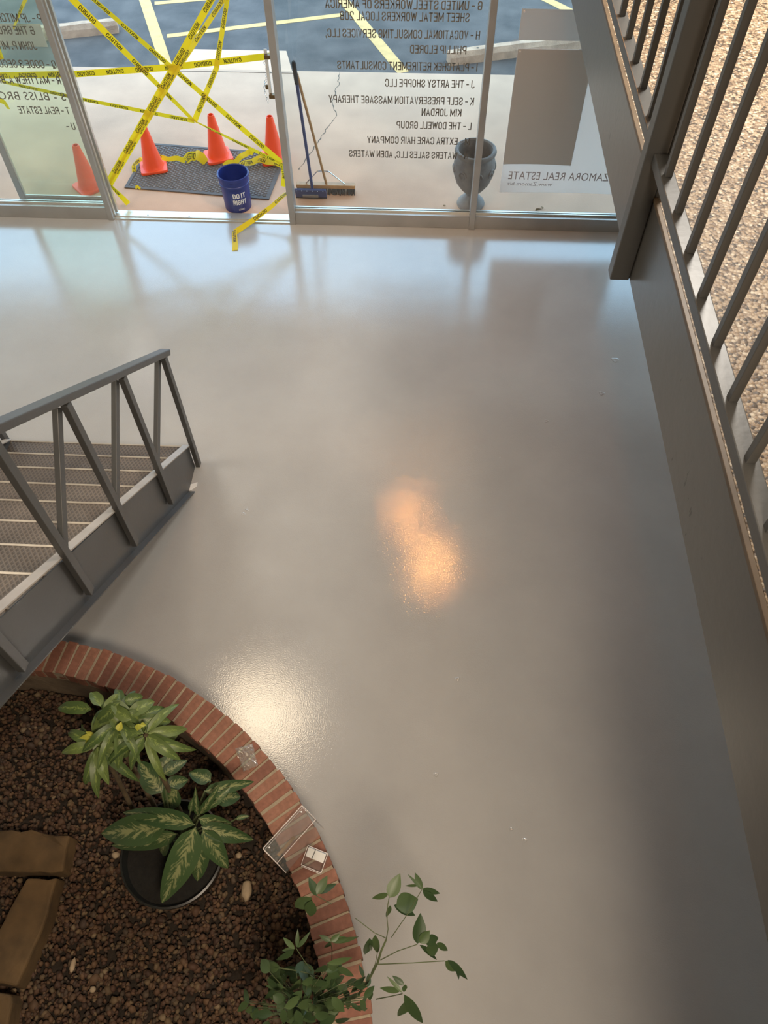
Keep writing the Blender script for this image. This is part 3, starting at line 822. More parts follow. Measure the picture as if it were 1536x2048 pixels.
    (-0.577, 0.113, 0.707, -0.628, 0.1, 0.67, 0.032),
    (-0.554, 0.077, 0.816, -0.583, 0.117, 0.738, 0.036),
]
UMBRELLA_TWIGS = [
    (-0.126, 0.17, 1.0, -0.052, 0.266, 1.22, 0.013),
    (-0.052, 0.266, 1.22, -0.022, 0.339, 1.3, 0.011),
    (-0.022, 0.339, 1.3, -0.022, 0.406, 1.36, 0.005),
    (-0.022, 0.406, 1.36, -0.016, 0.474, 1.42, 0.005),
    (-0.052, 0.262, 1.22, 0.202, 0.279, 1.3, 0.005),
    (-0.041, 0.277, 1.22, 0.097, 0.327, 1.32, 0.005),
    (-0.002, 0.348, 1.3, 0.105, 0.489, 1.5, 0.004),
    (-0.023, 0.344, 1.3, -0.068, 0.357, 1.33, 0.005),
    (-0.068, 0.357, 1.33, -0.147, 0.408, 1.3, 0.003),
    (-0.053, 0.151, 1.15, 0.045, 0.162, 1.38, 0.005),
    (-0.076, 0.236, 1.18, -0.053, 0.296, 1.3, 0.003),
    (-0.369, 0.298, 1.25, -0.325, 0.246, 1.1, 0.004),
    (-0.427, 0.23, 1.25, -0.279, 0.219, 1.05, 0.006),
    (-0.24, 0.251, 1.3, -0.237, 0.213, 1.1, 0.004),
    (-0.245, 0.338, 1.15, -0.245, 0.274, 1.0, 0.004),
    (-0.313, 0.492, 1.2, -0.254, 0.477, 1.1, 0.003),
    (-0.279, 0.219, 1.05, -0.213, 0.123, 0.7, 0.009),
    (-0.325, 0.246, 1.1, -0.28, 0.152, 0.75, 0.007),
]
FLAG_A = [(-2.344, 0.885, 0.2), (-2.174, 0.88, 0.2), (-2.009, 0.888, 0.2), (-1.78, 0.867, 0.2), (-1.769, 0.684, 0.2), (-1.943, 0.676, 0.2), (-2.266, 0.668, 0.2)]
FLAG_B = [(-1.956, 0.651, 0.2), (-1.783, 0.666, 0.2), (-1.794, 0.411, 0.2), (-1.85, 0.157, 0.2), (-2.085, 0.167, 0.2), (-2.02, 0.423, 0.2)]
FLAG_C = [(-2.075, 0.14, 0.2), (-1.86, 0.135, 0.2), (-1.835, -0.017, 0.2), (-2.016, -0.026, 0.2)]
CANES = [(-1.38, 0.965, 0.5), (-1.375, 1.027, 0.85), (-1.378, 1.051, 1.0), (-1.122, 0.956, 0.5), (-1.194, 1.097, 0.9), (-1.189, 1.15, 1.1), (-1.292, 1.013, 0.5), (-1.314, 1.097, 0.95), (-1.325, 1.206, 1.1)]
BAG = [(-0.904, 1.315, 0.43), (-0.812, 1.347, 0.43), (-0.765, 1.231, 0.43), (-0.838, 1.192, 0.43)]
HOLDER = [(-0.633, 0.832, 0.43), (-0.461, 1.047, 0.43), (-0.54, 0.708, 0.43), (-0.382, 0.912, 0.43)]
CARD = [(-0.468, 0.721, 0.43), (-0.349, 0.699, 0.43), (-0.345, 0.8, 0.43), (-0.471, 0.842, 0.43)]

def struct(o):
    o['kind'] = 'structure'
    return o


# ------------------------------------------------------------------ room shell
YF = 6.70            # inner face of the storefront
YB = 6.82            # outer face
GLZ = 6.765          # glass plane
WT = 2.95            # walkway floor level
struct(MB().box(-6.5, 3.6, -5.0, YB, -0.12, 0.0).build('floor', M['floor']))
struct(MB().box(-6.7, -6.5, -5.0, YB, -0.12, 5.6).build('wall_left', M['plaster']))
struct(MB().box(3.6, 3.8, -5.0, YB, -0.12, 5.6).build('wall_right', M['plaster']))
struct(MB().box(-6.7, 3.8, -5.2, -5.0, -0.12, 5.6).build('wall_back', M['plaster']))
struct(MB().box(-6.7, 3.8, YF, YB + 0.06, 2.95, 5.6).build('wall_front', M['plaster']))
struct(MB().box(-6.7, 3.8, -5.2, YB + 0.06, 5.6, 5.75).build('ceiling', M['ceiling']))
struct(MB().box(-8.5, 6.0, YB + 0.06, 9.15, 3.0, 3.3).build('ceiling_canopy', M['ceiling']))

# upper walkway: slab with exposed pebbles, fascia on its open side
struct(MB().box(0.905, 3.6, -5.0, YF, 2.62, WT).build('floor_walkway', M['aggregate']))
struct(MB().box(0.888, 0.905, -5.0, YF, 2.58, WT - 0.012).build('trim_1', M['fascia'], bevel=0.003))
struct(MB().box(0.886, 0.903, -5.0, YF, WT - 0.012, WT + 0.004).build('trim_2', M['wood_edge'], bevel=0.002))
struct(MB().box(-6.5, 0.888, -5.0, -0.95, 2.62, WT).build('floor_landing', M['aggregate']))

# ------------------------------------------------------------------ storefront
def frame_bar(name, x0, x1, y0, y1, z0, z1, parent, mt='alu', bevel=0.003):
    return MB().box(x0, x1, y0, y1, z0, z1).build(name, M[mt], parent, bevel=bevel)


def window(name, x0, x1):
    w = struct(empty(name, (0.5 * (x0 + x1), GLZ, 0)))
    frame_bar('sill', x0, x1, YF, YB, 0.0, 0.132, w)
    frame_bar('glazing_bead', x0, x1, GLZ - 0.02, GLZ - 0.008, 0.132, 0.150, w, 'alu_light', 0.001)
    frame_bar('gasket', x0, x1, GLZ - 0.008, GLZ + 0.008, 0.132, 0.142, w, 'gasket', 0)
    frame_bar('outer_bead', x0, x1, GLZ + 0.008, GLZ + 0.022, 0.132, 0.150, w, 'alu_light', 0.001)
    frame_bar('header', x0, x1, YF, YB, 2.86, 2.95, w)
    MB().box(x0, x1, GLZ - 0.003, GLZ + 0.003, 0.142, 2.86).build('pane', M['glass'], w)
    return w


win1 = window('window_1', -6.5, -3.105)
win2 = window('window_2', -1.215, 0.503)
win3 = window('window_3', 0.560, 3.6)
struct(frame_bar('trim_3', 0.503, 0.560, YF - 0.02, YB, 0.0, 2.95, None))

door = struct(empty('door_1', (-2.16, 6.76, 0)))
frame_bar('jamb', -3.105, -3.055, YF - 0.01, YB, 0, 2.95, door)
frame_bar('door_stop', -3.055, -3.042, YF + 0.03, YF + 0.055, 0.03, 2.15, door, 'alu_light', 0.001)
frame_bar('door_stop', -3.055, -3.030, YF + 0.085, YB, 0.03, 2.15, door, 'alu_light', 0.001)
frame_bar('jamb', -1.275, -1.215, YF - 0.01, YB, 0, 2.95, door)
frame_bar('door_stop', -1.287, -1.275, YF + 0.05, YB, 0.03, 2.15, door, 'alu_light', 0.001)
frame_bar('transom', -3.055, -1.275, YF, YB, 2.15, 2.24, door)
frame_bar('header', -3.055, -1.275, YF, YB, 2.86, 2.95, door)
MB().box(-3.055, -1.275, GLZ - 0.003, GLZ + 0.003, 2.24, 2.86).build('pane', M['glass'], door)
th = MB().box(-3.055, -1.275, YF + 0.005, YB + 0.03, 0.0, 0.012)
th.box(-3.055, -1.275, YF + 0.035, YF + 0.085, 0.012, 0.022)
th.build('threshold', M['alu_light'], door, bevel=0.002)
for x in (-2.72, -1.87, -2.3):
    MB().lathe([(0.006, 0.022), (0.006, 0.0235)], 10, (x, YF + 0.06, 0)).build('screw', M['gasket'], door)
# push plate, hasp and the chain that hangs from it on the right jamb
MB().box(-1.352, -1.324, 6.835, 6.850, 1.17, 1.58).build('pull_bar', M['white_plastic'], door, bevel=0.004)
for zz in (1.20, 1.53):
    MB().box(-1.348, -1.276, 6.80, 6.846, zz - 0.016, zz + 0.016).build('bracket', M['brass'], door, bevel=0.003)


def link_ring(c, r, t, ax):
    b = MB(); pts = []
    for k in range(11):
        a = 2 * math.pi * k / 10
        s, c2 = math.sin(a) * r * 1.5, math.cos(a) * r
        pts.append((c[0] + (c2 if ax == 0 else 0), c[1] + (c2 if ax else 0), c[2] + s))
    return b.tube(pts, t, 6, cap=False)


chain_first = None
for k in range(14):
    sway = 0.014 * math.sin(k * 0.55)
    c = (-1.360 + sway - 0.002 * k, 6.868, 1.455 - k * 0.0255)
    ob = link_ring(c, 0.0085, 0.0026, k % 2).build('chain_link', M['chrome'], door, smooth=True)
MB().box(-1.378, -1.352, 6.858, 6.874, 1.235, 1.275).build('padlock', M['brass'], door, bevel=0.004)

# left door leaf, swung out and parked flat in front of the fixed window
leaf = struct(empty('door_2', (-3.55, 6.95, 0)))
LX0, LX1, LY0, LY1 = -4.07, -3.13, 6.93, 6.975
frame_bar('stile', LX0, LX0 + 0.062, LY0, LY1, 0.02, 2.12, leaf, 'alu')
frame_bar('stile', LX1 - 0.06, LX1, LY0, LY1, 0.02, 2.12, leaf, 'alu')
frame_bar('bottom_rail', LX0 + 0.062, LX1 - 0.06, LY0, LY1, 0.02, 0.085, leaf, 'alu')
frame_bar('top_rail', LX0 + 0.062, LX1 - 0.06, LY0, LY1, 2.04, 2.12, leaf, 'alu')
frame_bar('glazing_bead', LX0 + 0.062, LX1 - 0.06, LY0 + 0.006, LY0 + 0.018, 0.085, 0.10, leaf, 'alu_light', 0.001)
frame_bar('glazing_bead', LX0 + 0.062, LX0 + 0.074, LY0 + 0.004, LY0 + 0.018, 0.10, 2.04, leaf, 'alu_light', 0.001)
MB().box(LX0 + 0.062, LX1 - 0.06, 6.949, 6.955, 0.085, 2.04).build('pane', M['glass_green'], leaf)
MB().box(-3.99, -3.245, 6.939, 6.944, 1.52, 1.70).build('notice_sheet', M['paper'], leaf)

# names on the glass, read from outside
YT = GLZ + 0.0042
H = 0.066
for s, xa, xb, z, h in [
        ('G - UNITED STEELWORKERS OF AMERICA', 0.446, -0.80, 1.928, H),
        ('SHEET METAL WORKERS LOCAL 208', 0.352, -0.685, 1.842, H),
        ('H - VOCATIONAL CONSULTING SERVICES LLC,', 0.448, -0.812, 1.713, H),
        ('PHILLIP ELDRED', 0.348, -0.117, 1.598, H),
        ('I - PLATCHEK RETIREMENT CONSULTANTS', 0.451, -0.728, 1.464, H),
        ('J - THE ARTSY SHOPPE LLC', 0.443, -0.324, 1.325, H),
        ('K - SELF PRESERVATION MASSAGE THERAPY', 0.448, -0.818, 1.180, H),
        ('KIM JORDAN', 0.348, -0.004, 1.080, H),
        ('L - THE DOWELL GROUP', 0.446, -0.223, 0.962, H),
        ('M - EXTRA CARE HAIR COMPANY', 0.445, -0.490, 0.820, H),
        ('N - WATERS SALES LLC, ADEN WATERS', 0.437, -0.660, 0.684, H)]:
    wall_text('lettering', s, xa, xb, z, h, YT, M['letter'], win2, True)
for s, xa, xb, z, h in [
        ('P - JP MITCHELL', -3.137, -3.62, 1.785, H),
        ('& THE GROUP', -3.232, -3.62, 1.690, H),
        ('JOHN P. MITCHELL', -3.259, -3.78, 1.572, H),
        ('Q - CODE 3 SECURITY', -3.147, -3.79, 1.424, H),
        ('R - MATTHEW A. BROWN', -3.155, -3.86, 1.290, H),
        ('S - BLISS BROWS', -3.161, -3.93, 1.150, 0.074),
        ('T - REAL ESTATE', -3.168, -3.634, 1.026, H),
        ('U -', -3.163, -3.245, 0.884, H)]:
    wall_text('lettering', s, xa, xb, z, h, YT, M['letter'], win1, 'BLISS' not in s)

# sheets hung inside the right-hand pane
def sheet(name, label, x0, x1, z0, z1, y, mt, bow=0.0):
    b = MB(); n = 12
    for i in range(n + 1):
        t = i / n
        x = x0 + (x1 - x0) * t
        sag = -bow * 4 * (t - 0.5) ** 2 + bow
        for z in (z0 + sag * 0.8, z1):
            b.v.append((x, y, z)); b.v.append((x, y + 0.0015, z))
    for i in range(n):
        a = i * 4; c = a + 4
        b.f += [(a, c, c + 2, a + 2), (a + 1, a + 3, c + 3, c + 1), (a, a + 1, c + 1, c), (a + 2, c + 2, c + 3, a + 3)]
    b.f += [(0, 2, 3, 1), (n * 4, n * 4 + 1, n * 4 + 3, n * 4 + 2)]
    o = b.thing(name, M[mt], (0.5 * (x0 + x1), y, z0))
    return tag(o, label, 'sign')


poster = sheet('window_sign', 'pale translucent real estate sign hung in the window beside the urn', 0.765, 2.05, 0.375, 1.664, 6.742, 'pale_sheet', 0.014)
wall_text('lettering', 'ZAMORA REAL ESTATE', 1.765, 0.83, 0.515, 0.082, 6.7405, M['letter_pale'], poster)
wall_text('lettering', 'www.Zamora.biz', 1.25, 0.83, 0.452, 0.04, 6.7405, M['letter_pale'], poster)
for s, xa, xb, z, h in [('ZAMORA', 1.98, 1.585, 1.20, 0.062), ('940', 1.73, 1.57, 1.09, 0.075), ('homes.Pro', 1.92, 1.56, 1.015, 0.035)]:
    wall_text('lettering', s, xa, xb, z, h, 6.7405, M['letter_pale'], poster)
d = MB()
d.add([(1.83 + 0.06 * math.cos(a * 0.3142), 6.7405, 0.56 + 0.06 * math.sin(a * 0.3142)) for a in range(20)], [tuple(range(20))])
d.build('round_mark', M['letter_pale'], poster)
dark = sheet('backing_sheet', 'tall dark grey sheet laid over the pale sign in the window', 0.765, 1.387, 0.664, 1.664, 6.734, 'dark_sheet', 0.01)
upper = sheet('window_sign', 'short dark grey sheet in the window above the tall grey one', 0.757, 1.95, 1.729, 1.958, 6.738, 'dark_sheet')
for o, pts in ((dark, [(0.785, 1.645)]), (upper, [(0.778, 1.94), (1.205, 1.944)])):
    for (x, z) in pts:
        b = MB(); b.tube([(x, 6.726, z), (x, 6.745, z)], 0.007, 10)
        b.build('eyelet', M['white'], o)
b = MB(); b.tube([(0.742, 6.735, 1.695), (0.742, 6.760, 1.695)], [0.012, 0.036], 20)
tag(b.thing('suction_cup', M['acrylic'], (0.742, 6.76, 1.695)), 'clear suction cup stuck on the glass between the two grey sheets', 'suction cup')

# ------------------------------------------------------------------ outside ground
walk = struct(MB().box(-10, 7, YB + 0.0, 9.80, -0.22, 0.0).build('sidewalk', M['concrete']))
lot = struct(MB().box(-40, 40, 9.80, 70, -0.3, -0.1).build('parking_lot', M['asphalt']))
rb = MB()
rb.add([(-3.02, 9.74, 0.002), (-1.60, 9.74, 0.002), (-1.78, 10.50, -0.085), (-3.10, 10.50, -0.085),
        (-3.02, 9.74, -0.2), (-1.60, 9.74, -0.2), (-1.78, 10.50, -0.2), (-3.10, 10.50, -0.2)],
       [(0, 1, 2, 3), (7, 6, 5, 4), (0, 4, 5, 1), (1, 5, 6, 2), (2, 6, 7, 3), (3, 7, 4, 0)])
rb.build('curb_ramp', M['ramp'], walk)
MB().box(-3.02, -1.60, 9.736, 9.744, -0.01, 0.0035).build('joint', M['crack'], walk)


def ground_strip(name, pts, w, z, mt, parent, jit=0.0, h=0.003):
    b = MB(); L = []; Rr = []
    P = [Vector((p[0], p[1], z)) for p in pts]
    for i, p in enumerate(P):
        t = (P[min(i + 1, len(P) - 1)] - P[max(i - 1, 0)]).normalized()
        s = Vector((-t.y, t.x, 0)) * (w / 2) * (1 + random.uniform(-jit, jit))
        L.append(p + s); Rr.append(p - s)
    n = len(P); up = Vector((0, 0, h))
    b.v = [tuple(q) for q in L + Rr + [q + up for q in L] + [q + up for q in Rr]]
    for i in range(n - 1):
        b.f += [(2*n + i, 3*n + i, 3*n + i + 1, 2*n + i + 1), (i, 2*n + i, 2*n + i + 1, i + 1), (n + i, n + i + 1, 3*n + i + 1, 3*n + i)]
    b.f += [(0, n, 3*n, 2*n), (n - 1, 3*n - 1, 4*n - 1, 2*n - 1)][0:2]
    return b.build(name, M[mt], parent)


for pts, w in [(((-4.66, 13.8), (-3.23, 10.0)), 0.15), (((-3.80, 11.85), (-1.9, 12.30)), 0.10), (((-3.42, 10.88), (-1.14, 11.59)), 0.105),
               (((-1.95, 13.8), (-0.25, 10.02)), 0.15), (((0.5, 13.6), (2.4, 11.32)), 0.14)]:
    ground_strip('painted_stripe', pts, w, -0.1, 'stripe', lot)
crack = [(-1.019, 9.79), (-1.03, 9.6), (-1.012, 9.477), (-1.045, 9.36), (-1.026, 9.28), (-1.066, 9.10), (-1.03, 8.95), (-0.985, 8.78), (-1.02, 8.62), (-1.075, 8.50), (-1.10, 8.36), (-1.15, 8.20), (-1.19, 8.02), (-1.26, 7.80), (-1.30, 7.62)]
fine = []
for a, b_ in zip(crack[:-1], crack[1:]):
    for k in range(4):
        t = k / 4
        fine.append((a[0] + (b_[0] - a[0]) * t + random.uniform(-0.010, 0.010), a[1] + (b_[1] - a[1]) * t))
ground_strip('crack', fine, 0.0085, 0.0, 'crack', walk, jit=0.7, h=0.0012)


def wheel_stop(name, a, b_, label, w=0.17, h=0.14):
    A = Vector((*a, -0.1)); B = Vector((*b_, -0.1)); L = (B - A).length
    root = empty(name, ((A + B) / 2), rz=math.atan2(B.y - A.y, B.x - A.x))
    m_ = MB(); n = 14
    prof = [(-w / 2, 0), (-w / 2 + 0.012, h * 0.62), (-w / 4, h), (w / 4, h), (w / 2 - 0.012, h * 0.62), (w / 2, 0)]
    for i in range(n + 1):
        x = -L / 2 + L * i / n
        for (y, z) in prof:
            m_.v.append((x, y + random.uniform(-.004, .004), max(0, z + (random.uniform(-.006, .006) if z else 0))))
    for i in range(n):
        for k in range(5):
            a_ = i * 6 + k
            m_.f.append((a_, a_ + 6, a_ + 7, a_ + 1))
    m_.f += [tuple(range(6)), tuple(range(n * 6, n * 6 + 6))[::-1]]
    o = m_.build('body', M['stop'], root, loc=(0, 0, 0))
    for s in (-0.6, 0.6):
        MB().lathe([(0.018, h - 0.004), (0.018, h + 0.003)], 12).build('anchor_bolt', M['crack'], root, loc=(s * L / 2, 0, 0.0))
    return tag(root, label, 'wheel stop')


wheel_stop('wheel_stop', (-5.55, 10.62), (-4.10, 11.02), 'weathered concrete wheel stop behind the left window glass')
wheel_stop('wheel_stop', (0.31, 10.28), (2.12, 10.84), 'longer concrete wheel stop running behind the grey window sheets')

# ------------------------------------------------------------------ upper walkway railing
rail = empty('guard_railing', (0.862, 2.69, WT))
tag(rail, 'dark grey steel guard railing with square pickets along the pebbled walkway', 'railing')
for py in (-1.1, 2.67, 6.43):
    p = MB()
    p.box(0.808, 0.887, py, py + 0.065, 2.575, 4.02)
    p.box(0.887, 0.925, py, py + 0.065, WT + 0.005, 4.02)
    p.build('post', M['steel'], rail, bevel=0.005)
spans = [(-1.035, 2.67), (2.735, 6.43)]
pick = None
for (a, b_) in spans:
    MB().box(0.836, 0.890, a, b_, 3.086, 3.130).build('bottom_rail', M['steel'], rail, bevel=0.004)
    n = 17
    for k in range(n):
        y = a + (b_ - a) * (k + 0.9) / (n + 0.55)
        if pick is None:
            pick = MB().box(-0.0125, 0.0125, -0.0125, 0.0125, 0, 0.86).build('picket', M['steel'], rail, bevel=0.002, loc=(0.863 - 0.862, y - 2.69, 3.130 - WT))
        else:
            copy_to(pick, rail, (0.001, y - 2.69, 3.130 - WT))
MB().box(0.825, 0.905, -1.1, 6.50, 3.985, 4.03).build('top_rail', M['steel'], rail, bevel=0.006)

# ------------------------------------------------------------------ stair
XR, XL = -1.648, -3.02
S = 0.727
stair = empty('staircase', (-2.33, 3.4, 0))
tag(stair, 'grey steel staircase with brown checker-plate treads and a zigzag side railing', 'staircase')
YTOP = -0.92
def stringer_poly():
    yb = 3.36; yt = 3.60
    zb = lambda y: S * (yb - y)
    zt = lambda y: 0.255 + S * (yt - y)
    return [(yb, 0), (yt, 0), (yt, zt(yt)), (YTOP, min(zt(YTOP), 3.45)), (YTOP, zb(YTOP))]
def stringer(x0, x1, inner):
    root = MB(); P = stringer_poly(); n = len(P)
    for x in (x0, x1):
        root.v += [(x, p[0], p[1]) for p in P]
    root.f = [tuple(range(n)), tuple(range(n, 2 * n))[::-1]] + [(i, n + i, n + (i + 1) % n, (i + 1) % n) for i in range(n)]
    o = root.build('stringer', M['steel'], stair)
    return o
for xw, s in ((XR, -1), (XL, 1)):
    st = stringer(xw + (0 if s < 0 else -0.008), xw + (-0.008 if s < 0 else 0), s)
    # tan top flange and bottom flange of the channel, both turned outwards
    for (off, nm, mt_, wdt) in ((0.255 + S * 3.60, 'top_flange', 'flange', 0.052), (S * 3.36, 'bottom_flange', 'steel', 0.045)):
        yA = 3.60 if nm == 'top_flange' else 3.40
        a = (xw - s * 0.001 + (-s) * 0.0, yA, off - S * yA); b_ = (xw, YTOP, off - S * YTOP)
        cxm = xw + (s * 0.012 if nm == 'top_flange' else -s * 0.020)
        MB().bar((cxm, a[1], a[2]), (cxm, b_[1], b_[2]), wdt, 0.008, side=(1, 0, 0)).build(nm, M[mt_], stair)
RUN, RISE = 0.275, 0.200
for i in range(1, 15):
    y1 = 3.64 - RUN * (i - 1); y0 = y1 - RUN - 0.02
    z = RISE * i
    if z > 2.9: break
    if y0 < YTOP: break
    t = MB().box(XL + 0.001, XR - 0.009, y0, y1 - 0.012, z - 0.012, z)
    t = t.build('tread', M['plate'], stair)
    nz = MB().box(XL + 0.001, XR - 0.009, y1 - 0.012, y1, z - 0.045, z + 0.002)
    nz.build('tread_nosing', M['nosing'], t)
    MB().box(XL + 0.001, XR - 0.009, y0 + 0.014, y0 + 0.020, z - 0.0, z + RISE - 0.05).build('riser', M['plate'], stair)


def stair_rail(xp, sgn):
    """N-pattern railing: plumb posts outside the stringer, raking struts between them"""
    tops = [(3.665, 1.115), (3.055, 1.548), (2.455, 1.976), (1.905, 2.376), (1.31, 2.80), (0.71, 3.24), (0.11, 3.67)]
    feet_z = [0.0, 0.36, 0.77, 1.17, 1.575, 2.00, 2.43]
    for i, ((y, z), fz) in enumerate(zip(tops, feet_z)):
        yy = y - 0.045
        MB().bar((xp, yy, fz), (xp, yy, z + 0.02), 0.034, 0.048, side=(1, 0, 0)).build('post', M['steel'], stair, bevel=0.003)
        if i + 1 < len(tops):
            yn = tops[i + 1][0] - 0.045
            MB().bar((xp - sgn * 0.030, y - 0.075, z + 0.02), (xp - sgn * 0.028, yn + 0.02, feet_z[i + 1] + 0.33), 0.030, 0.050, side=(1, 0, 0)).build('strut', M['steel'], stair, bevel=0.003)
    sl = (tops[-1][1] - tops[0][1]) / (tops[-1][0] - tops[0][0])
    y0 = tops[0][0] + 0.02; y1 = -0.6
    z0 = tops[0][1] + sl * 0.02 + 0.012
    MB().bar((xp - sgn * 0.006, y0, z0), (xp - sgn * 0.006, y1, z0 + sl * (y1 - y0)), 0.070, 0.042, side=(1, 0, 0)).build('handrail', M['steel'], stair, bevel=0.006)
stair_rail(XR + 0.024, 1)
stair_rail(XL - 0.024, -1)
MB().box(XL - 0.06, XL + 0.03, 3.50, 3.62, 0.0, 0.02).build('foot_plate', M['steel'], stair, bevel=0.002)
b = MB(); b.prism([(-1.665, 3.42), (-1.60, 3.45), (-1.60, 3.41), (-1.63, 3.375), (-1.665, 3.36)], 0.001, 0.006)
tag(b.thing('masking_tape', M['white_plastic'], (-1.63, 3.40, 0.0)), 'scrap of pale masking tape at the foot of the stair stringer', 'tape scrap')

# ------------------------------------------------------------------ planter
PC = Vector((-2.324, -0.356, 0)); RO, RI = 2.295, 2.083; ZT = 0.42; GZ = 0.085
planter = empty('planter', PC)
tag(planter, 'curved brick planter bed beside the stair with a cap of bricks on edge', 'planter')
A0, A1 = math.radians(-14), math.radians(112)
def ring(r0, r1, z0, z1, a0, a1, n=120):
    b = MB()
    for i in range(n + 1):
        a = a0 + (a1 - a0) * i / n
        c, s = math.cos(a), math.sin(a)
        for r, z in ((r0, z0), (r1, z0), (r1, z1), (r0, z1)):
            b.v.append((PC.x + r * c, PC.y + r * s, z))
    for i in range(n):
        for k in range(4):
            p = i * 4 + k; q = i * 4 + (k + 1) % 4
            b.f.append((p, q, q + 4, p + 4))
    b.f += [(0, 1, 2, 3), (n*4 + 3, n*4 + 2, n*4 + 1, n*4)]
    return b
ring(RI + 0.012, RI + 0.10, 0.0, ZT - 0.095, A0, A1).build('inner_wall', M['planter_wall'], planter)
ring(RO - 0.11, RO - 0.018, 0.0, ZT - 0.095, A0, A1).build('outer_wall_bed', M['mortar'], planter)
ring(RI + 0.008, RO - 0.006, ZT - 0.1, ZT - 0.006, A0, A1).build('mortar_bed', M['mortar'], planter)
nb = int((A1 - A0) * (RO - 0.1) / 0.0705)
shapes = []
for k in range(6):
    bm = bmesh.new()
    bmesh.ops.create_cube(bm, size=1.0)
    L_, W_, H_ = 0.208, 0.057, 0.092
    for v in bm.verts:
        v.co.x = v.co.x * L_ + random.uniform(-.003, .003)
        v.co.y = v.co.y * W_ * (1.06 if v.co.x > 0 else 0.95) + random.uniform(-.002, .002)
        v.co.z = v.co.z * H_ + random.uniform(-.002, .002)
    bmesh.ops.bevel(bm, geom=list(bm.edges), offset=0.006, segments=2, affect='EDGES', profile=0.6)
    me = bpy.data.meshes.new('brick'); bm.to_mesh(me); bm.free()
    me.materials.append(M['brick']); shapes.append(me)
for i in range(nb):
    a = A0 + (A1 - A0) * (i + 0.5) / nb
    o = bpy.data.objects.new('brick', shapes[i % 6] if i % 7 else shapes[(i * 3) % 6])
    link(o, planter)
    r = (RO + RI) / 2 + random.uniform(-.005, .005)
    o.location = (r * math.cos(a), r * math.sin(a), ZT - 0.046 + random.uniform(-.002, .002))
    o.rotation_euler = (random.uniform(-.012, .012), random.uniform(-.01, .01), a + random.uniform(-.012, .012))
# stretcher courses of the outer face
me = None
for c in range(4):
    n = int((A1 - A0) * RO / 0.215)
    for i in range(n):
        a = A0 + (A1 - A0) * (i + (0.5 if c % 2 else 0.0) + 0.25) / n
        if a > A1 - 0.05: continue
        if me is None:
            ob = MB().box(-0.05, 0.05, -0.1015, 0.1015, -0.0285, 0.0285).build('wall_brick', M['brick'], planter, bevel=0.004, loc=(0, 0, 0))
            me = ob
        else:
            ob = copy_to(me, planter)
        ob.location = ((RO - 0.068) * math.cos(a), (RO - 0.068) * math.sin(a), 0.034 + c * 0.0775)
        ob.rotation_euler = (0, 0, a)
b = MB()
b.v = [(PC.x, PC.y, 0.05)] + [(PC.x + (RI + 0.02) * math.cos(A0 + (A1 - A0) * i / 60), PC.y + (RI + 0.02) * math.sin(A0 + (A1 - A0) * i / 60), 0.05) for i in range(61)]
b.f = [(0, i, i + 1) for i in range(1, 61)]
b.build('soil_bed', M['soil'], planter)

# lava gravel
def gravel():
    bm = bmesh.new(); bmesh.ops.create_icosphere(bm, subdivisions=1, radius=1.0)
    base = np.array([v.co[:] for v in bm.verts]); faces = np.array([[v.index for v in f.verts] for f in bm.faces]); bm.free()
    variants = []
    for k in range(8):
        v = base * (1 + RNG.uniform(-.38, .34, (len(base), 1))) * RNG.uniform(.7, 1.2, (1, 3)); variants.append(v)
    pal = np.array([0.95, 0.95, 0.82]) * 0.64 * np.array([(.115, .058, .034), (.088, .042, .026), (.15, .082, .046), (.07, .042, .03), (.17, .112, .066), (.10, .066, .045), (.24, .17, .11)])
    pw = np.array([.27, .2, .2, .13, .1, .08, .02])
    n = 13000; V = []; F = []; Cc = []; off = 0
    for _ in range(n):
        while True:
            x = RNG.uniform(-2.6, -0.2); y = RNG.uniform(-0.45, 1.75)
            if math.hypot(x - PC.x, y - PC.y) < RI - 0.0: break
        r = RNG.uniform(.0105, .019) * (1.5 if RNG.random() < .05 else 1)
        v = variants[RNG.integers(8)]
        a, b2, c = RNG.uniform(0, 6.28, 3)
        Rm = np.array(Euler((a, b2, c)).to_matrix())
        V.append(v @ Rm.T * r + np.array([x, y, GZ - .018 + RNG.uniform(-.012, .016)]))
        F.append(faces + off); off += len(base)
        col = pal[RNG.choice(7, p=pw)] * RNG.uniform(.75, 1.25)
        Cc.append(np.tile(np.r_[col, 1.0], (len(base), 1)))
    V = np.concatenate(V); F = np.concatenate(F); Cc = np.concatenate(Cc)
    me = bpy.data.meshes.new('gravel')
    me.vertices.add(len(V)); me.vertices.foreach_set('co', (V - np.array([-1.4, 0.6, GZ])).ravel().astype(np.float32))
    me.loops.add(F.size); me.loops.foreach_set('vertex_index', F.ravel().astype(np.int32))
    me.polygons.add(len(F)); me.polygons.foreach_set('loop_start', np.arange(0, F.size, 3, dtype=np.int32)); me.polygons.foreach_set('loop_total', np.full(len(F), 3, np.int32))
    me.update(calc_edges=True)
    ca = me.color_attributes.new('tone', 'FLOAT_COLOR', 'POINT'); ca.data.foreach_set('color', Cc.ravel().astype(np.float32))
    me.materials.append(M['gravel'])
    o = bpy.data.objects.new('gravel', me); link(o); o.location = (-1.4, 0.6, GZ)
    tag(o, 'reddish brown lava gravel filling the brick planter', 'gravel', kind='stuff')
gravel()

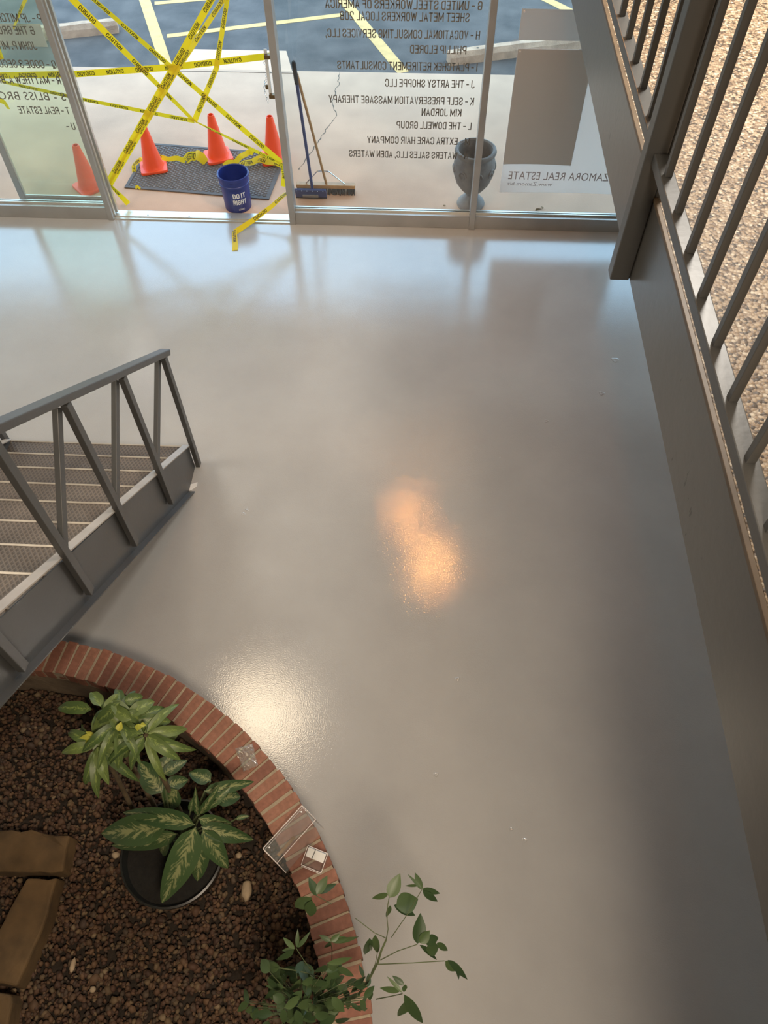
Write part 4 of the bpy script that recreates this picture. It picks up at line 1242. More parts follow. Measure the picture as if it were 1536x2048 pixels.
for P, lab in ((FLAG_A, 'rough brown sandstone slab lying level at the left edge of the gravel'),
               (FLAG_B, 'long brown sandstone slab running down the left edge of the gravel'),
               (FLAG_C, 'small sandstone slab in the bottom left corner of the gravel')):
    poly = []
    n = len(P)
    for i in range(n):
        a = P[i]; c = P[(i + 1) % n]
        for k in range(3):
            t = k / 3
            poly.append((a[0] + (c[0] - a[0]) * t + random.uniform(-.008, .008), a[1] + (c[1] - a[1]) * t + random.uniform(-.008, .008)))
    b = MB(); b.prism(poly, 0.06, 0.2, inset=0.03, top_jit=0.004)
    cxm = sum(p[0] for p in poly) / len(poly); cym = sum(p[1] for p in poly) / len(poly)
    tag(b.thing('stone_slab', M['flag'], (cxm, cym, 0.06), bevel=0.012), lab, 'stone', 'sandstone slabs in the gravel')

def rock(name, c, r, mt, label, sq=(1, 1, .7)):
    bm = bmesh.new(); bmesh.ops.create_icosphere(bm, subdivisions=2, radius=1.0)
    for v in bm.verts:
        k = 1 + random.uniform(-.14, .14)
        v.co = Vector((v.co.x * sq[0], v.co.y * sq[1], v.co.z * sq[2])) * (r * k)
    me_ = bpy.data.meshes.new(name); bm.to_mesh(me_); bm.free()
    for p in me_.polygons: p.use_smooth = True
    me_.materials.append(M[mt]); o = bpy.data.objects.new(name, me_); link(o); o.location = c
    return tag(o, label, 'stone', 'loose stones on the gravel')
for c, r, sq, lab in [((-0.79, 0.66, 0.105), .040, (.7, 1.35, .5), 'flat pale oblong stone on the gravel right of the black pot'),
                      ((-1.93, 1.47, 0.105), .026, (1.1, .9, .7), 'tan stone on the gravel just left of the green strap leaves'),
                      ((-0.86, 0.83, 0.10), .018, (1, 1, .7), 'small pale pebble close beside the black pot on its right'),
                      ((-1.63, 0.27, 0.10), .026, (.6, 1.3, .6), 'pale elongated stone beside the long sandstone slab'),
                      ((-1.50, 0.17, 0.10), .016, (1, 1, .8), 'small whitish pebble below the elongated stone near the slab'),
                      ((-1.54, 0.80, 0.10), .020, (1.2, .9, .7), 'tan pebble on the gravel left of the black pot')]:
    rock('loose_stone', c, r, 'pebble', lab, sq)


# ------------------------------------------------------------------ plants
def leaf_mesh(base, tip, w, name, mt, parent, droop=0.25, fold=0.22, shape=0.45, wave=0.0, ns=9, arch=None, power=0.9):
    B = Vector(base); T = Vector(tip); d = T - B; L = d.length
    t = d.normalized()
    up = Vector((0.18, -0.25, 1.0)) + Vector((random.uniform(-.35, .35), random.uniform(-.35, .35), 0))
    s = t.cross(up).normalized(); n = s.cross(t).normalized()
    b = MB(); b.uv = []
    nw = 4
    ph = random.uniform(0, 6)
    for i in range(ns + 1):
        v = i / ns
        wv = (math.sin(math.pi * v ** shape) ** power) if 0 < v < 1 else 0.0
        wv = max(wv, 0.03)
        c = B + d * v + n * (L * (arch if arch is not None else droop) * (v * (1 - v)))
        for j in range(nw + 1):
            u = j / nw * 2 - 1
            wv2 = w / 2 * wv * u
            p = c + s * wv2 + n * (abs(u) * fold * w / 2 * wv + wave * w * math.sin(v * 13 + ph + (2 if u > 0 else 0)) * abs(u))
            b.v.append(tuple(p)); b.uv.append(((u + 1) / 2, v))
    for i in range(ns):
        for j in range(nw):
            a = i * (nw + 1) + j
            b.f.append((a, a + 1, a + nw + 2, a + nw + 1))
    o = b.build(name, mt, parent, smooth=True)
    return o


pot_c = (-1.15, 0.775, GZ - 0.02)
plant = empty('potted_plant', pot_c)
tag(plant, 'black pot of variegated dumb cane and strap-leaved dracaena standing in the gravel', 'plant')
prof = [(0.185, 0.0), (0.200, 0.02), (0.245, 0.29), (0.262, 0.292), (0.266, 0.335), (0.256, 0.338), (0.246, 0.30), (0.24, 0.28)]
MB().lathe(prof, 48, pot_c, cap=(True, False)).build('pot', M['pot'], plant, smooth=True)
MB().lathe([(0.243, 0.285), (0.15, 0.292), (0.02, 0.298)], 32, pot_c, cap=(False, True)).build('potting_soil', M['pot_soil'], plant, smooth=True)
cb = [Vector(c) for c in CANES]
for k in range(3):
    top = cb[k * 3 + 2]; mid = cb[k * 3 + 1]; lo = cb[k * 3]
    root = Vector((pot_c[0] + (lo.x - pot_c[0]) * 0.55, pot_c[1] + (lo.y - pot_c[1]) * 0.55, 0.33))
    MB().tube([root, lo, mid, top], [0.014, 0.013, 0.012, 0.010], 10).build('cane', M['cane'], plant, smooth=True)
for r in DRACAENA:
    leaf_mesh(r[0:3], r[3:6], r[6] * 1.15, 'strap_leaf', M['leaf_d'], plant, droop=0.38, fold=0.30, shape=0.7, wave=0.05, power=0.6)
for k, c in enumerate((cb[2] + Vector((-.05, .06, .03)), cb[5], cb[8])):
    for q in range(11):
        a = q * 2.4 + k
        L_ = random.uniform(.15, .24); el = random.uniform(-.16, -.02)
        tp = c + Vector((L_ * math.cos(a), L_ * math.sin(a), el))
        leaf_mesh(c + Vector((.012 * math.cos(a), .012 * math.sin(a), .02 * random.random())), tp, random.uniform(.042, .058), 'strap_leaf', M['leaf_d'], plant, fold=0.35, shape=0.62, wave=0.05, power=0.65, arch=0.75, ns=11)
for r in DRACAENA_SHOOTS:
    leaf_mesh(r[0:3], r[3:6], r[6], 'young_leaf', M['leaf_y'], plant, droop=0.3, fold=0.4, shape=0.6)
for r in DIEFFENBACHIA:
    lf = leaf_mesh(r[0:3], r[3:6], r[6], 'broad_leaf', M['leaf_f'], plant, droop=0.22, fold=0.22, shape=0.62, wave=0.02, ns=11, power=0.7)
    # leaf stalk down to the crown
    bse = Vector(r[0:3])
    crown = Vector((-1.12, 0.80, 0.40)) + Vector((random.uniform(-.05, .05), random.uniform(-.05, .05), 0))
    midp = (bse + crown) / 2 + Vector((0, 0, 0.02))
    MB().tube([crown, midp, bse], [0.008, 0.006, 0.004], 6).build('leaf_stalk', M['twig'], lf, smooth=True)

bush_c = (-0.42, 0.05, GZ - 0.02)
bush = empty('umbrella_plant', bush_c)
tag(bush, 'leafy green umbrella plant leaning over the brick cap at the bottom', 'plant')
for r in UMBRELLA_LEAVES:
    leaf_mesh(r[0:3], r[3:6], r[6] * 0.9, 'leaf', M['leaf_u'], bush, droop=0.15, fold=0.18, shape=0.75)
for r in UMBRELLA_TWIGS:
    a = Vector(r[0:3]); c = Vector(r[3:6]); rad = max(0.0016, r[6] / 2 * 0.75)
    MB().tube([a, (a + c) / 2 + Vector((random.uniform(-.006, .006), random.uniform(-.006, .006), 0.006)), c], [rad * 1.1, rad, rad * 0.85], 7).build('twig', M['twig'], bush, smooth=True)
for a, c, r0 in [((-0.42, 0.05, 0.06), UMBRELLA_TWIGS[0][0:3], 0.011), ((-0.44, 0.08, 0.06), UMBRELLA_TWIGS[16][3:6], 0.010), ((-0.46, 0.05, 0.06), UMBRELLA_TWIGS[17][3:6], 0.009), ((-0.40, 0.02, 0.06), (-0.30, 0.10, 0.95), 0.009)]:
    A = Vector(a); Cc = Vector(c)
    MB().tube([A, A + (Cc - A) * .5 + Vector((-.03, .02, 0.05)), Cc], [r0 * 1.2, r0, r0 * .8], 8).build('stem', M['twig'], bush, smooth=True)
# short stalks tie loose leaves to the stems
for k, r in enumerate(UMBRELLA_LEAVES[49:]):
    a = Vector(r[0:3]); hub = Vector((-0.36, 0.12, a.z - 0.16)).lerp(Vector((a.x, a.y, a.z - 0.1)), 0.55)
    MB().tube([hub, a], [0.002, 0.0014], 5).build('leaf_stalk', M['twig'], bush)

# ------------------------------------------------------------------ clear plastic things on the brick cap
hx = Vector((0.172, 0.215, 0)).normalized(); hy = Vector((0.83, -0.66, 0)).normalized()
hy = Vector((hx.y, -hx.x, 0))
holder = empty('sign_holder', (-0.52, 0.87, ZT + 0.004), rz=math.atan2(hx.y, hx.x))
tag(holder, 'clear acrylic brochure holder lying on the brick cap', 'holder')
zl = 0.0
MB().box(-0.15, 0.13, -0.085, 0.075, zl, zl + 0.004).build('back_panel', M['acrylic'], holder, loc=(0, 0, 0), bevel=0.001)
fp = MB(); fp.bar((-0.15, 0.030, 0.045), (0.13, 0.030, 0.045), 0.004, 0.11, side=(0, 0.25, 1)); fp.build('front_panel', M['acrylic'], holder, loc=(0, 0, 0))
MB().box(-0.15, 0.13, 0.071, 0.075, 0.004, 0.056).build('top_edge', M['acrylic'], holder, loc=(0, 0, 0))
for sx in (-0.15, 0.126):
    e = MB(); e.add([(sx, -0.085, 0.004), (sx + 0.004, -0.085, 0.004), (sx + 0.004, 0.075, 0.004), (sx, 0.075, 0.004), (sx, -0.03, 0.040), (sx + 0.004, -0.03, 0.040), (sx + 0.004, 0.071, 0.056), (sx, 0.071, 0.056)],
          [(0, 3, 2, 1), (4, 5, 6, 7), (0, 1, 5, 4), (1, 2, 6, 5), (2, 3, 7, 6), (3, 0, 4, 7)])
    e.build('side_panel', M['acrylic'], holder, loc=(0, 0, 0))
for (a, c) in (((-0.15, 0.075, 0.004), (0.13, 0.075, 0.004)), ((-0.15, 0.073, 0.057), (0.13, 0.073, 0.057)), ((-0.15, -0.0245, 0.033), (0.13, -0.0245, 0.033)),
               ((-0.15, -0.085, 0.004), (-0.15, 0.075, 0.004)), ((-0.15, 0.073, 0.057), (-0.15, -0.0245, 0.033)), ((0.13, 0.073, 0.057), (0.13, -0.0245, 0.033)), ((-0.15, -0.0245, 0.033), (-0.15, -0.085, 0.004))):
    MB().bar(a, c, 0.0028, 0.0028, side=(0.1, 0.2, 1)).build('edge_glint', M['edge'], holder, loc=(0, 0, 0))  # added bars, the edge glint is in their colour
for sx in (-0.125, 0.105):
    MB().lathe([(0.004, 0.0), (0.004, 0.006)], 10).build('screw_hole', M['white'], holder, loc=(sx, 0.052, 0.056))
MB().box(-0.12, 0.0, -0.004, 0.012, 0.0045, 0.006).build('paper_sliver', M['litter'], holder, loc=(0, 0, 0))

card = empty('card_holder', (-0.405, 0.765, ZT + 0.004), rz=math.radians(-18))
tag(card, 'small clear card holder with white cards standing on the brick cap', 'holder')
MB().box(-0.055, 0.055, -0.05, 0.045, 0.0, 0.004).build('base', M['acrylic'], card, loc=(0, 0, 0))
MB().box(-0.055, 0.055, -0.05, -0.046, 0.004, 0.030).build('front_panel', M['acrylic'], card, loc=(0, 0, 0))
MB().box(-0.055, 0.055, 0.041, 0.045, 0.004, 0.060).build('back_panel', M['acrylic'], card, loc=(0, 0, 0))
for sx in (-0.055, 0.051):
    MB().box(sx, sx + 0.004, -0.046, 0.041, 0.004, 0.045).build('side_panel', M['acrylic'], card, loc=(0, 0, 0))
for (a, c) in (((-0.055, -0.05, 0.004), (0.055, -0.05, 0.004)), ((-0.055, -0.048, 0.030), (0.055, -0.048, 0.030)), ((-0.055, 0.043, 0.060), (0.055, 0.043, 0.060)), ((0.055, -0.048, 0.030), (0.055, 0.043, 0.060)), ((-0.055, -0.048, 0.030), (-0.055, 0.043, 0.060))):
    MB().bar(a, c, 0.0026, 0.0026, side=(0.1, 0.2, 1)).build('edge_glint', M['edge'], card, loc=(0, 0, 0))  # pale bars added as painted glints on the card holder
cc = MB(); cc.bar((-0.048, 0.018, 0.048), (0.048, 0.018, 0.048), 0.014, 0.044, side=(0, -0.35, 1)); cc.build('card_stack', M['white_plastic'], card, loc=(0, 0, 0))
MB().box(-0.012, -0.009, -0.006, 0.040, 0.060, 0.062).build('divider', M['gasket'], card, loc=(0, 0, 0))

b = MB(); n = 14
bx = [Vector(p) for p in BAG]
for layer in (0, 1):
    for i in range(n + 1):
        for j in range(n + 1):
            u, v = i / n, j / n
            p = bx[0].lerp(bx[1], u).lerp(bx[3].lerp(bx[2], u), v)
            e = (math.sin(math.pi * u) * math.sin(math.pi * v)) ** .5
            z = ZT + 0.004 + (0.006 + e * (0.030 + random.uniform(-.009, .009)) if layer else random.uniform(0, .003))
            b.v.append((p.x + random.uniform(-.003, .003), p.y + random.uniform(-.003, .003), z))
m1 = (n + 1) ** 2
for layer in (0, 1):
    for i in range(n):
        for j in range(n):
            a = layer * m1 + i * (n + 1) + j
            b.f.append((a, a + 1, a + n + 2, a + n + 1))
tag(b.thing('plastic_bag', M['film'], (-0.83, 1.27, ZT + 0.004)), 'small crinkled clear plastic packet lying on the brick cap', 'packet')

# ------------------------------------------------------------------ things outside the door
def cone(c, rz, label):
    root = empty('traffic_cone', (c[0], c[1], c[2]), rz=rz)
    b = MB(); s = 0.142
    pts = []
    for k in range(4):
        cx_, cy_ = ((s, s), (-s, s), (-s, -s), (s, -s))[k]
        for a in range(4):
            an = math.pi / 2 * k + a * math.pi / 6
            pts.append((cx_ - math.copysign(0.035, cx_) + 0.035 * math.cos(an), cy_ - math.copysign(0.035, cy_) + 0.035 * math.sin(an)))
    b.prism(pts, 0.0, 0.026, inset=0.02)
    b.build('base', M['orange'], root, loc=(0, 0, 0), bevel=0.005)
    prof = [(0.118, 0.024), (0.112, 0.034), (0.104, 0.05), (0.036, 0.445), (0.034, 0.458), (0.028, 0.462), (0.024, 0.46), (0.028, 0.43)]
    MB().lathe(prof, 32, cap=(False, False)).build('body', M['orange'], root, loc=(0, 0, 0), smooth=True)
    return tag(root, label, 'cone', 'orange traffic cones outside the door')
cone((-2.85, 7.62, 0.016), 0.30, 'orange traffic cone on the left half of the grey mat')
cone((-2.19, 7.85, 0.016), 0.42, 'orange traffic cone in the middle at the far edge of the mat')
cone((-1.575, 7.84, 0.016), 0.20, 'orange traffic cone half hidden by the right door jamb')
cone((-3.45, 7.25, 0.0), 0.75, 'orange traffic cone behind the left window glass')

dm = empty('door_mat', (-2.27, 7.60, 0), rz=math.radians(-5.5))
tag(dm, 'grey rubber door mat with a diamond tread outside the doorway', 'mat')
MW, MH = 0.775, 0.43
MB().box(-MW, MW, -MH, MH, 0, 0.008).build('sheet', M['mat_rubber'], dm, loc=(0, 0, 0), bevel=0.003)
for (x0, x1, y0, y1) in ((-MW, MW, -MH, -MH + .035), (-MW, MW, MH - .035, MH), (-MW, -MW + .035, -MH + .035, MH - .035), (MW - .035, MW, -MH + .035, MH - .035)):
    MB().box(x0, x1, y0, y1, 0.008, 0.0125).build('border', M['mat_rubber'], dm, loc=(0, 0, 0), bevel=0.002)
b = MB()
px_, py_ = 0.062, 0.044
for i in range(-12, 13):
    for j in range(-9, 10):
        for off in (0, 0.5):
            x = (i + off) * px_; y = (j + off) * py_
            if abs(x) > MW - .062 or abs(y) > MH - .055: continue
            hw, hh = 0.022, 0.0145
            b.add([(x - hw, y, .008), (x, y - hh, .008), (x + hw, y, .008), (x, y + hh, .008), (x - hw * .7, y, .0145), (x, y - hh * .7, .0145), (x + hw * .7, y, .0145), (x, y + hh * .7, .0145)],
                  [(4, 5, 6, 7), (0, 1, 5, 4), (1, 2, 6, 5), (2, 3, 7, 6), (3, 0, 4, 7)])
tag(b.build('tread_lugs', M['mat_lug'], dm, loc=(0, 0, 0)), kind='stuff')

# bucket
BK = (-1.838, 6.985, 0.0)
bk = empty('bucket', BK)
tag(bk, 'dark blue plastic bucket with white lettering on the door sill', 'bucket')
prof = [(0.128, 0.0), (0.133, 0.006), (0.141, 0.26), (0.150, 0.265), (0.152, 0.285), (0.147, 0.29), (0.149, 0.335), (0.156, 0.34), (0.157, 0.368), (0.150, 0.372), (0.1425, 0.366), (0.138, 0.26), (0.124, 0.012)]
shell = MB().lathe(prof, 48, BK, cap=(True, True)).build('shell', M['bucket'], bk, smooth=True)
# lettering wraps round the wall and faces the lobby
def bucket_text(s, a_mid, half, z0, h):
    uv, f = stroke_text(s, 0.17) if "'" not in s else text2d(s)
    vs = []
    for u, w in uv:
        z = z0 + h * w; r = 0.133 + (0.141 - 0.133) * z / 0.26 + 0.0012
        a = a_mid + (u - .5) * 2 * half
        vs.append((BK[0] + r * math.cos(a), BK[1] + r * math.sin(a), z))
    return MB().add(vs, f).build('lettering', M['white'], shell)
am = math.atan2(-BK[1], -BK[0]) + 0.16
bucket_text('DO IT', am, 0.46, 0.168, 0.052)
bucket_text('RIGHT', am, 0.50, 0.098, 0.052)
bucket_text("LOWE'S", am + 0.05, 0.22, 0.035, 0.020)
MB().tube([(BK[0] + 0.158 * math.cos(a), BK[1] + 0.158 * math.sin(a), 0.31 - 0.10 * math.sin((a - 0.5) ) ) for a in [0.5 + k * math.pi / 12 for k in range(13)]], 0.003, 6).build('wire_handle', M['chrome'], bk, smooth=True)
bt = empty('bottle', (BK[0] - 0.012, BK[1] + 0.03, 0.0125))
tag(bt, 'pale bottle with a light blue cap standing inside the bucket', 'bottle')
MB().lathe([(0.034, 0), (0.036, 0.01), (0.036, 0.15), (0.02, 0.185), (0.016, 0.19)], 20).build('body', M['white_plastic'], bt, loc=(0, 0, 0), smooth=True)
MB().lathe([(0.020, 0.188), (0.020, 0.228), (0.017, 0.232)], 20).build('cap', M['blue_cap'], bt, loc=(0, 0, 0), smooth=True)

# blue floor squeegee and push broom leaning on the glass
sq = empty('floor_squeegee', (-1.09, 7.14, 0))
tag(sq, 'navy blue long-handled floor scraper leaning in front of the push broom', 'squeegee')
MB().tube([(-1.085, 7.130, 0.10), (-1.105, 6.880, 1.32)], 0.0145, 12).build('handle', M['navy'], sq, smooth=True)
MB().tube([(-1.1045, 6.885, 1.28), (-1.108, 6.846, 1.47), (-1.108, 6.843, 1.485)], [0.019, 0.020, 0.012], 12).build('grip', M['black'], sq, smooth=True)
s_ = MB(); s_.bar((-1.265, 7.125, 0.075), (-0.945, 7.125, 0.075), 0.125, 0.022, side=(0, -0.42, 0.9)); sqh = s_.build('head', M['navy'], sq, bevel=0.004)
for k in range(6):
    x = -1.245 + k * 0.054
    MB().tube([(x, 7.095, 0.118), (x, 7.086, 0.121)], 0.004, 8).build('rivet', M['chrome'], sqh)
s_ = MB(); s_.bar((-1.265, 7.148, 0.012), (-0.945, 7.148, 0.012), 0.024, 0.008, side=(0, -0.3, 1)); s_.build('blade', M['black'], sq)
s_ = MB(); s_.bar((-1.19, 7.1245, 0.045), (-1.03, 7.1245, 0.045), 0.03, 0.026, side=(0, -0.42, 0.9)); s_.build('sticker', M['mat_lug'], sqh)

br = empty('push_broom', (-0.97, 7.26, 0))
tag(br, 'wooden push broom with dark bristles leaning beside the door jamb', 'broom')
MB().box(-1.265, -0.660, 7.225, 7.292, 0.062, 0.100).build('block', M['broom_wood'], br, bevel=0.006)
blk = bpy.data.objects['block']
bb = MB()
for i in range(40):
    for j in range(4):
        x = -1.255 + i * 0.015; y = 7.232 + j * 0.017
        sx, sy = random.uniform(-.012, .012), (j - 1.5) * 0.012 + random.uniform(-.006, .006)
        bb.bar((x, y, 0.064), (x + sx, y + sy, 0.001), 0.010, 0.010, side=(1, 0, 0))
tag(bb.build('bristles', M['bristle'], blk), kind='stuff')
MB().tube([(-0.955, 7.262, 0.085), (-1.095, 6.885, 1.36)], 0.0125, 12).build('handle', M['broom_wood'], br, smooth=True)
for s in (-1, 1):
    MB().tube([(-0.975, 7.205, 0.27), (-0.975 + s * 0.055, 7.205, 0.268), (-0.965 + s * 0.20, 7.255, 0.100)], 0.0055, 8).build('brace', M['chrome'], br, smooth=True)

# urn
U0 = (0.53, 7.105, 0.0)
urn = empty('planter_urn', U0)
tag(urn, 'weathered grey footed urn standing outside behind the window mullion', 'urn')
prof = [(0.135, 0.0), (0.142, 0.02), (0.132, 0.045), (0.118, 0.055), (0.105, 0.075), (0.070, 0.10), (0.056, 0.125), (0.060, 0.14), (0.075, 0.15), (0.115, 0.19), (0.165, 0.26), (0.195, 0.345), (0.204, 0.42), (0.198, 0.485), (0.184, 0.53), (0.178, 0.55)]
ubody = MB().lathe(prof, 48, U0, cap=(True, False)).build('body', M['urn'], urn, smooth=True)
MB().lathe([(0.178, 0.545), (0.196, 0.555), (0.203, 0.575), (0.196, 0.597), (0.180, 0.602), (0.166, 0.592), (0.160, 0.56), (0.156, 0.38), (0.11, 0.33), (0.01, 0.325)], 48, U0, cap=(False, True)).build('rim', M['urn'], urn, smooth=True)
for k in range(8):        # raised scroll ornaments round the belly
    a0 = 2 * math.pi * k / 8 + 0.15
    pts = []
    for q in range(15):
        ph = q / 14 * 2 * math.pi * 1.4
        rr = 0.046 * (1 - q / 20)
        a = a0 + rr * math.cos(ph) / 0.205; z = 0.405 + rr * math.sin(ph)
        r = 0.203 - 0.9 * abs(z - 0.42) ** 2 * 6
        pts.append((U0[0] + r * math.cos(a), U0[1] + r * math.sin(a), z))
    MB().tube(pts, 0.012, 7).build('scroll_relief', M['urn'], ubody, smooth=True)
for c, sz, mt_, nm, lab in [((0.475, 7.09, 0.335), 0.042, 'red', 'crumpled_wrapper', 'crumpled red wrapper thrown into the urn'),
                            ((0.445, 7.05, 0.335), 0.034, 'white_plastic', 'paper_scrap', 'white paper scrap beside the wrapper inside the urn'),
                            ((0.60, 7.10, 0.335), 0.03, 'white_plastic', 'paper_scrap', 'pale scrap on the right side inside the urn')]:
    bm = bmesh.new(); bmesh.ops.create_icosphere(bm, subdivisions=2, radius=1.0)
    for v in bm.verts: v.co *= sz * (1 + random.uniform(-.35, .35)); v.co.z *= .8
    me_ = bpy.data.meshes.new(nm); bm.to_mesh(me_); bm.free(); me_.materials.append(M[mt_])
    o = bpy.data.objects.new(nm, me_); link(o); o.location = (c[0], c[1], c[2] + sz * .7); tag(o, lab, 'litter')
# dry leaves on the pavement
for (x, y, a, l, lab) in [(1.18, 7.02, 0.3, 0.075, 'larger dry leaf on the pavement below the pale window sign'), (1.26, 7.05, 2.0, 0.05, 'small curled leaf touching the dry leaf below the window sign'),
                          (0.26, 7.05, 1.1, 0.03, 'tiny pale leaf scrap on the pavement left of the urn')]:
    o = leaf_mesh((x, y, 0.006), (x + l * math.cos(a), y + l * math.sin(a), 0.008), 0.028, 'dry_leaf', M['litter'], None, droop=0.3, fold=0.5)
    tag(o, lab, 'leaf', 'litter on the pavement')

# ------------------------------------------------------------------ caution tape
def tape(pts, w, label, roll0=0.0, roll1=0.0, words=True, flip=False, phase=0.0, sag=0.0, name='caution_tape', n=None, facing=(0.25, -1.0, 0.62)):
    """ribbon along pts; roll turns it about its length; black words printed on it"""
    P = [Vector(p) for p in pts]
    seg = [(b_ - a).length for a, b_ in zip(P[:-1], P[1:])]; tot = sum(seg)
    if n is None: n = max(16, int(tot / 0.02))
    fc = Vector(facing)

    def frame(s):
        s = min(max(s, 0.0), tot); acc = 0.0
        for i, l in enumerate(seg):
            if s <= acc + l or i == len(seg) - 1:
                t0 = (s - acc) / l; p = P[i].lerp(P[i + 1], t0); tdir = (P[i + 1] - P[i]).normalized(); break
            acc += l
        v = s / tot
        p = p - Vector((0, 0, sag * 4 * v * (1 - v)))
        nn = (fc - tdir * fc.dot(tdir)).normalized()
        ang = roll0 + (roll1 - roll0) * v
        nn = Matrix.Rotation(ang, 3, tdir) @ nn
        return p, tdir, nn, nn.cross(tdir)
    b = MB()
    for i in range(n + 1):
        p, t_, nn, sd = frame(tot * i / n)
        for k in (-1, 0, 1):
            b.v.append(tuple(p + sd * (k * w / 2) + nn * (0.004 if k == 0 else 0) * 0.4))
    for i in range(n):
        for k in (0, 1):
            a = i * 3 + k
            b.f.append((a, a + 1, a + 4, a + 3))
    base = tuple(P[0])
    o = b.thing(name, M['tape'], base, smooth=True)
    tag(o, label, 'tape', 'strips of yellow caution tape')
    if words:
        s = phase; k = 0
        while s < tot - 0.05:
            word = ('CAUTION', 'CUIDADO')[k % 2]; wl = 0.155
            if s + wl > tot: break
            uv, f = stroke_text(word, 0.15)
            vs = []
            for u, q in uv:
                uu = 1 - u if flip else u; qq = 1 - q if flip else q
                p, t_, nn, sd = frame(s + uu * wl)
                vs.append(p - sd * ((qq - 0.5) * w * 0.62) * -1 + nn * 0.0035)
            MB().add(vs, f).build('printed_word', M['ink'], o)
            s += 0.265; k += 1
    return o


YP = 6.872
W_ = 0.055
tape([(-1.540, YP + .004, 2.17), (-2.178, YP + .004, 1.385), (-3.070, YP, 0.300)], W_, 'broad caution tape running from upper right through the crossing to the left jamb foot', roll0=0.1, roll1=0.15, flip=True)
tape([(-1.420, YP - .004, 2.17), (-2.150, YP - .004, 1.372), (-3.050, YP - .003, 0.290)], W_, 'second caution tape doubling the broad one down to the left jamb foot', roll0=0.75, roll1=0.1, flip=True, phase=.06)
tape([(-3.070, YP + .012, 2.15), (-2.085, YP + .012, 0.926)], W_, 'caution tape slanting from upper left down to the hanging knot', roll0=0.0, roll1=1.05, phase=.10)
tape([(-2.955, YP + .008, 2.17), (-2.194, YP + .008, 1.41), (-1.325, YP + .008, 0.545)], W_, 'caution tape slanting from upper left through the crossing to the right jamb', roll0=1.05, roll1=0.55, phase=.08)
tape([(-3.95, YP + .016, 1.290), (-3.035, YP + .016, 1.324), (-2.194, YP + .016, 1.395), (-1.311, YP + .016, 1.503)], W_, 'level caution tape strung across the doorway at half height', roll0=0.55, roll1=0.5, flip=True, phase=.12)
tape([(-1.520, YP - .008, 2.17), (-1.790, YP + .0, 1.40), (-2.083, YP + .014, 0.926)], W_, 'caution tape dropping from the upper right to the hanging knot', roll0=0.9, roll1=0.35, flip=True, phase=.05)
tape([(-3.75, YP + .020, 1.245), (-3.064, YP + .020, 1.101), (-2.085, YP + .020, 0.922)], W_, 'thin twisted caution tape from behind the left glass to the hanging knot', roll0=1.15, roll1=0.95, flip=True, phase=.15)
tape([(-2.083, YP + .024, 0.920), (-1.345, YP + .028, 0.53)], W_, 'edge-on caution tape from the hanging knot to the right jamb', roll0=1.40, roll1=0.9, phase=.1)
tape([(-3.145, YP + .03, 2.05), (-3.335, YP + .03, 1.84), (-3.47, YP + .03, 1.68)], W_ * .8, 'short caution tape end showing through the top of the left glass', roll0=0.4, roll1=0.9)
tape([(-3.70, 6.885, 1.475), (-3.675, 6.89, 1.43), (-3.66, 6.885, 1.53)], W_, 'bunched caution tape seen at the left edge above the level strip', roll0=0.2, roll1=1.4, words=False)
tape([(-3.86, 6.885, 1.10), (-3.80, 6.89, 1.06), (-3.785, 6.89, 1.00)], W_ * .8, 'curled caution tape end low at the left edge behind the glass', roll0=0.2, roll1=0.9, words=False)
tape([(-3.066, YP + .004, 0.30), (-3.035, YP + .012, 0.22), (-2.98, 6.90, 0.11), (-2.945, 6.90, 0.05)], W_, 'loose caution tape tail hanging at the foot of the left jamb', roll0=1.2, roll1=0.1)
tape([(-3.062, YP, 0.30), (-3.075, 6.86, 0.18), (-3.06, 6.862, 0.06)], W_ * .7, 'narrow caution tape tail stuck down the left jamb', roll0=.9, roll1=1.1, words=False)
tape([(-1.300, 6.85, 0.245), (-1.345, 6.80, 0.235), (-1.44, 6.745, 0.17), (-1.62, 6.655, 0.075), (-1.80, 6.53, 0.014)], W_, 'loose caution tape hanging from the right jamb over the threshold', roll0=1.0, roll1=0.35, flip=True)
tape([(-1.805, 6.532, 0.030), (-1.79, 6.44, 0.010), (-1.77, 6.34, 0.007), (-1.760, 6.255, 0.006)], W_, 'folded caution tape end lying on the shiny floor inside the door', roll0=0.5, roll1=0.05, facing=(0, -0.1, 1))
tape([(-1.322, YP + .01, 0.54), (-1.312, 6.875, 0.42), (-1.335, 6.875, 0.30)], W_ * .8, 'caution tape tail dangling at the right jamb beside the cone', roll0=.9, roll1=.2)


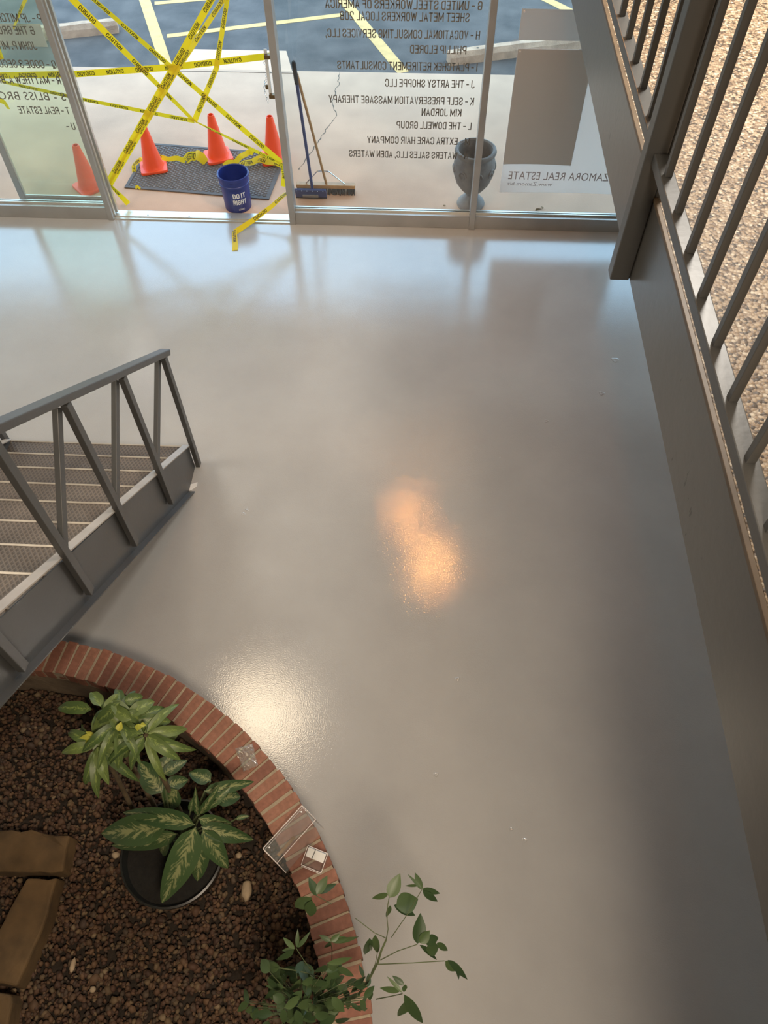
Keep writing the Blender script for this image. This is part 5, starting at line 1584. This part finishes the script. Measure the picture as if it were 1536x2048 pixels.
def crumple(pts, w, label, words=False):
    q = []
    P = [Vector(p) for p in pts]
    for a, c in zip(P[:-1], P[1:]):
        q.append(a)
        m_ = (a + c) / 2 + Vector((random.uniform(-.02, .02), random.uniform(-.02, .02), random.uniform(0.01, .03)))
        q.append(m_)
    q.append(P[-1])
    return tape(q, w, label, roll0=random.uniform(-.4, .2), roll1=random.uniform(.4, 1.1), words=words, facing=(0, -0.5, 1))
ZM = 0.030
crumple([(-3.03, 7.50, ZM), (-3.015, 7.60, ZM + .05), (-2.93, 7.69, ZM + .03), (-2.70, 7.72, ZM + .02), (-2.53, 7.73, ZM)], W_ * .9, 'crumpled caution tape on the mat behind the left cone', True)
crumple([(-2.53, 7.735, ZM), (-2.43, 7.79, ZM + .02), (-2.36, 7.74, ZM + .05), (-2.30, 7.70, ZM)], 0.10, 'bunched caution tape on the mat between the two left cones', True)
crumple([(-2.10, 7.655, ZM), (-1.97, 7.67, ZM + .03), (-1.86, 7.80, ZM + .06), (-1.80, 7.84, ZM + .04)], W_, 'twisted caution tape on the mat right of the middle cone')
crumple([(-1.93, 7.65, ZM), (-1.80, 7.68, ZM + .03), (-1.62, 7.72, ZM + .04), (-1.49, 7.67, ZM + .05)], 0.075, 'heaped caution tape on the mat in front of the right cone', True)
crumple([(-1.76, 7.74, ZM + .02), (-1.62, 7.66, ZM + .05), (-1.47, 7.60, ZM + .06), (-1.42, 7.52, ZM + .05)], W_, 'loose caution tape trailing off the right corner of the mat', True)
crumple([(-2.95, 7.215, 0.018), (-2.90, 7.21, 0.022)], 0.025, 'torn yellow scrap of tape near the left corner of the mat')

# small chips and pits in the floor paint
for k, (x, y) in enumerate([(1.725, 4.909), (1.566, 4.511), (1.09, 4.189), (-1.208, 3.177), (-1.19, 3.22), (0.359, 1.958), (0.227, 1.348), (0.736, 1.005), (0.66, 1.06), (0.70, 3.8)]):
    b = MB(); r = (0.022, 0.016, 0.012, 0.01, 0.008, 0.01, 0.01, 0.009, 0.008, 0.006)[k]
    n = 14
    for ring_, (rr, zz) in enumerate(((1.35, 0.0002), (1.0, 0.0022), (0.55, 0.0006))):
        for i in range(n):
            a = 2 * math.pi * i / n
            q = r * rr * (1 + 0.22 * math.sin(3 * a + k))
            b.v.append((x + q * math.cos(a) * 1.15, y + q * math.sin(a), zz))
    for ring_ in range(2):
        for i in range(n):
            a = ring_ * n + i; c = ring_ * n + (i + 1) % n
            b.f.append((a, c, c + n, a + n))
    b.f.append(tuple(range(2 * n, 3 * n)))
    b.build('paint_blister', M['floor'], bpy.data.objects['floor'], smooth=True)
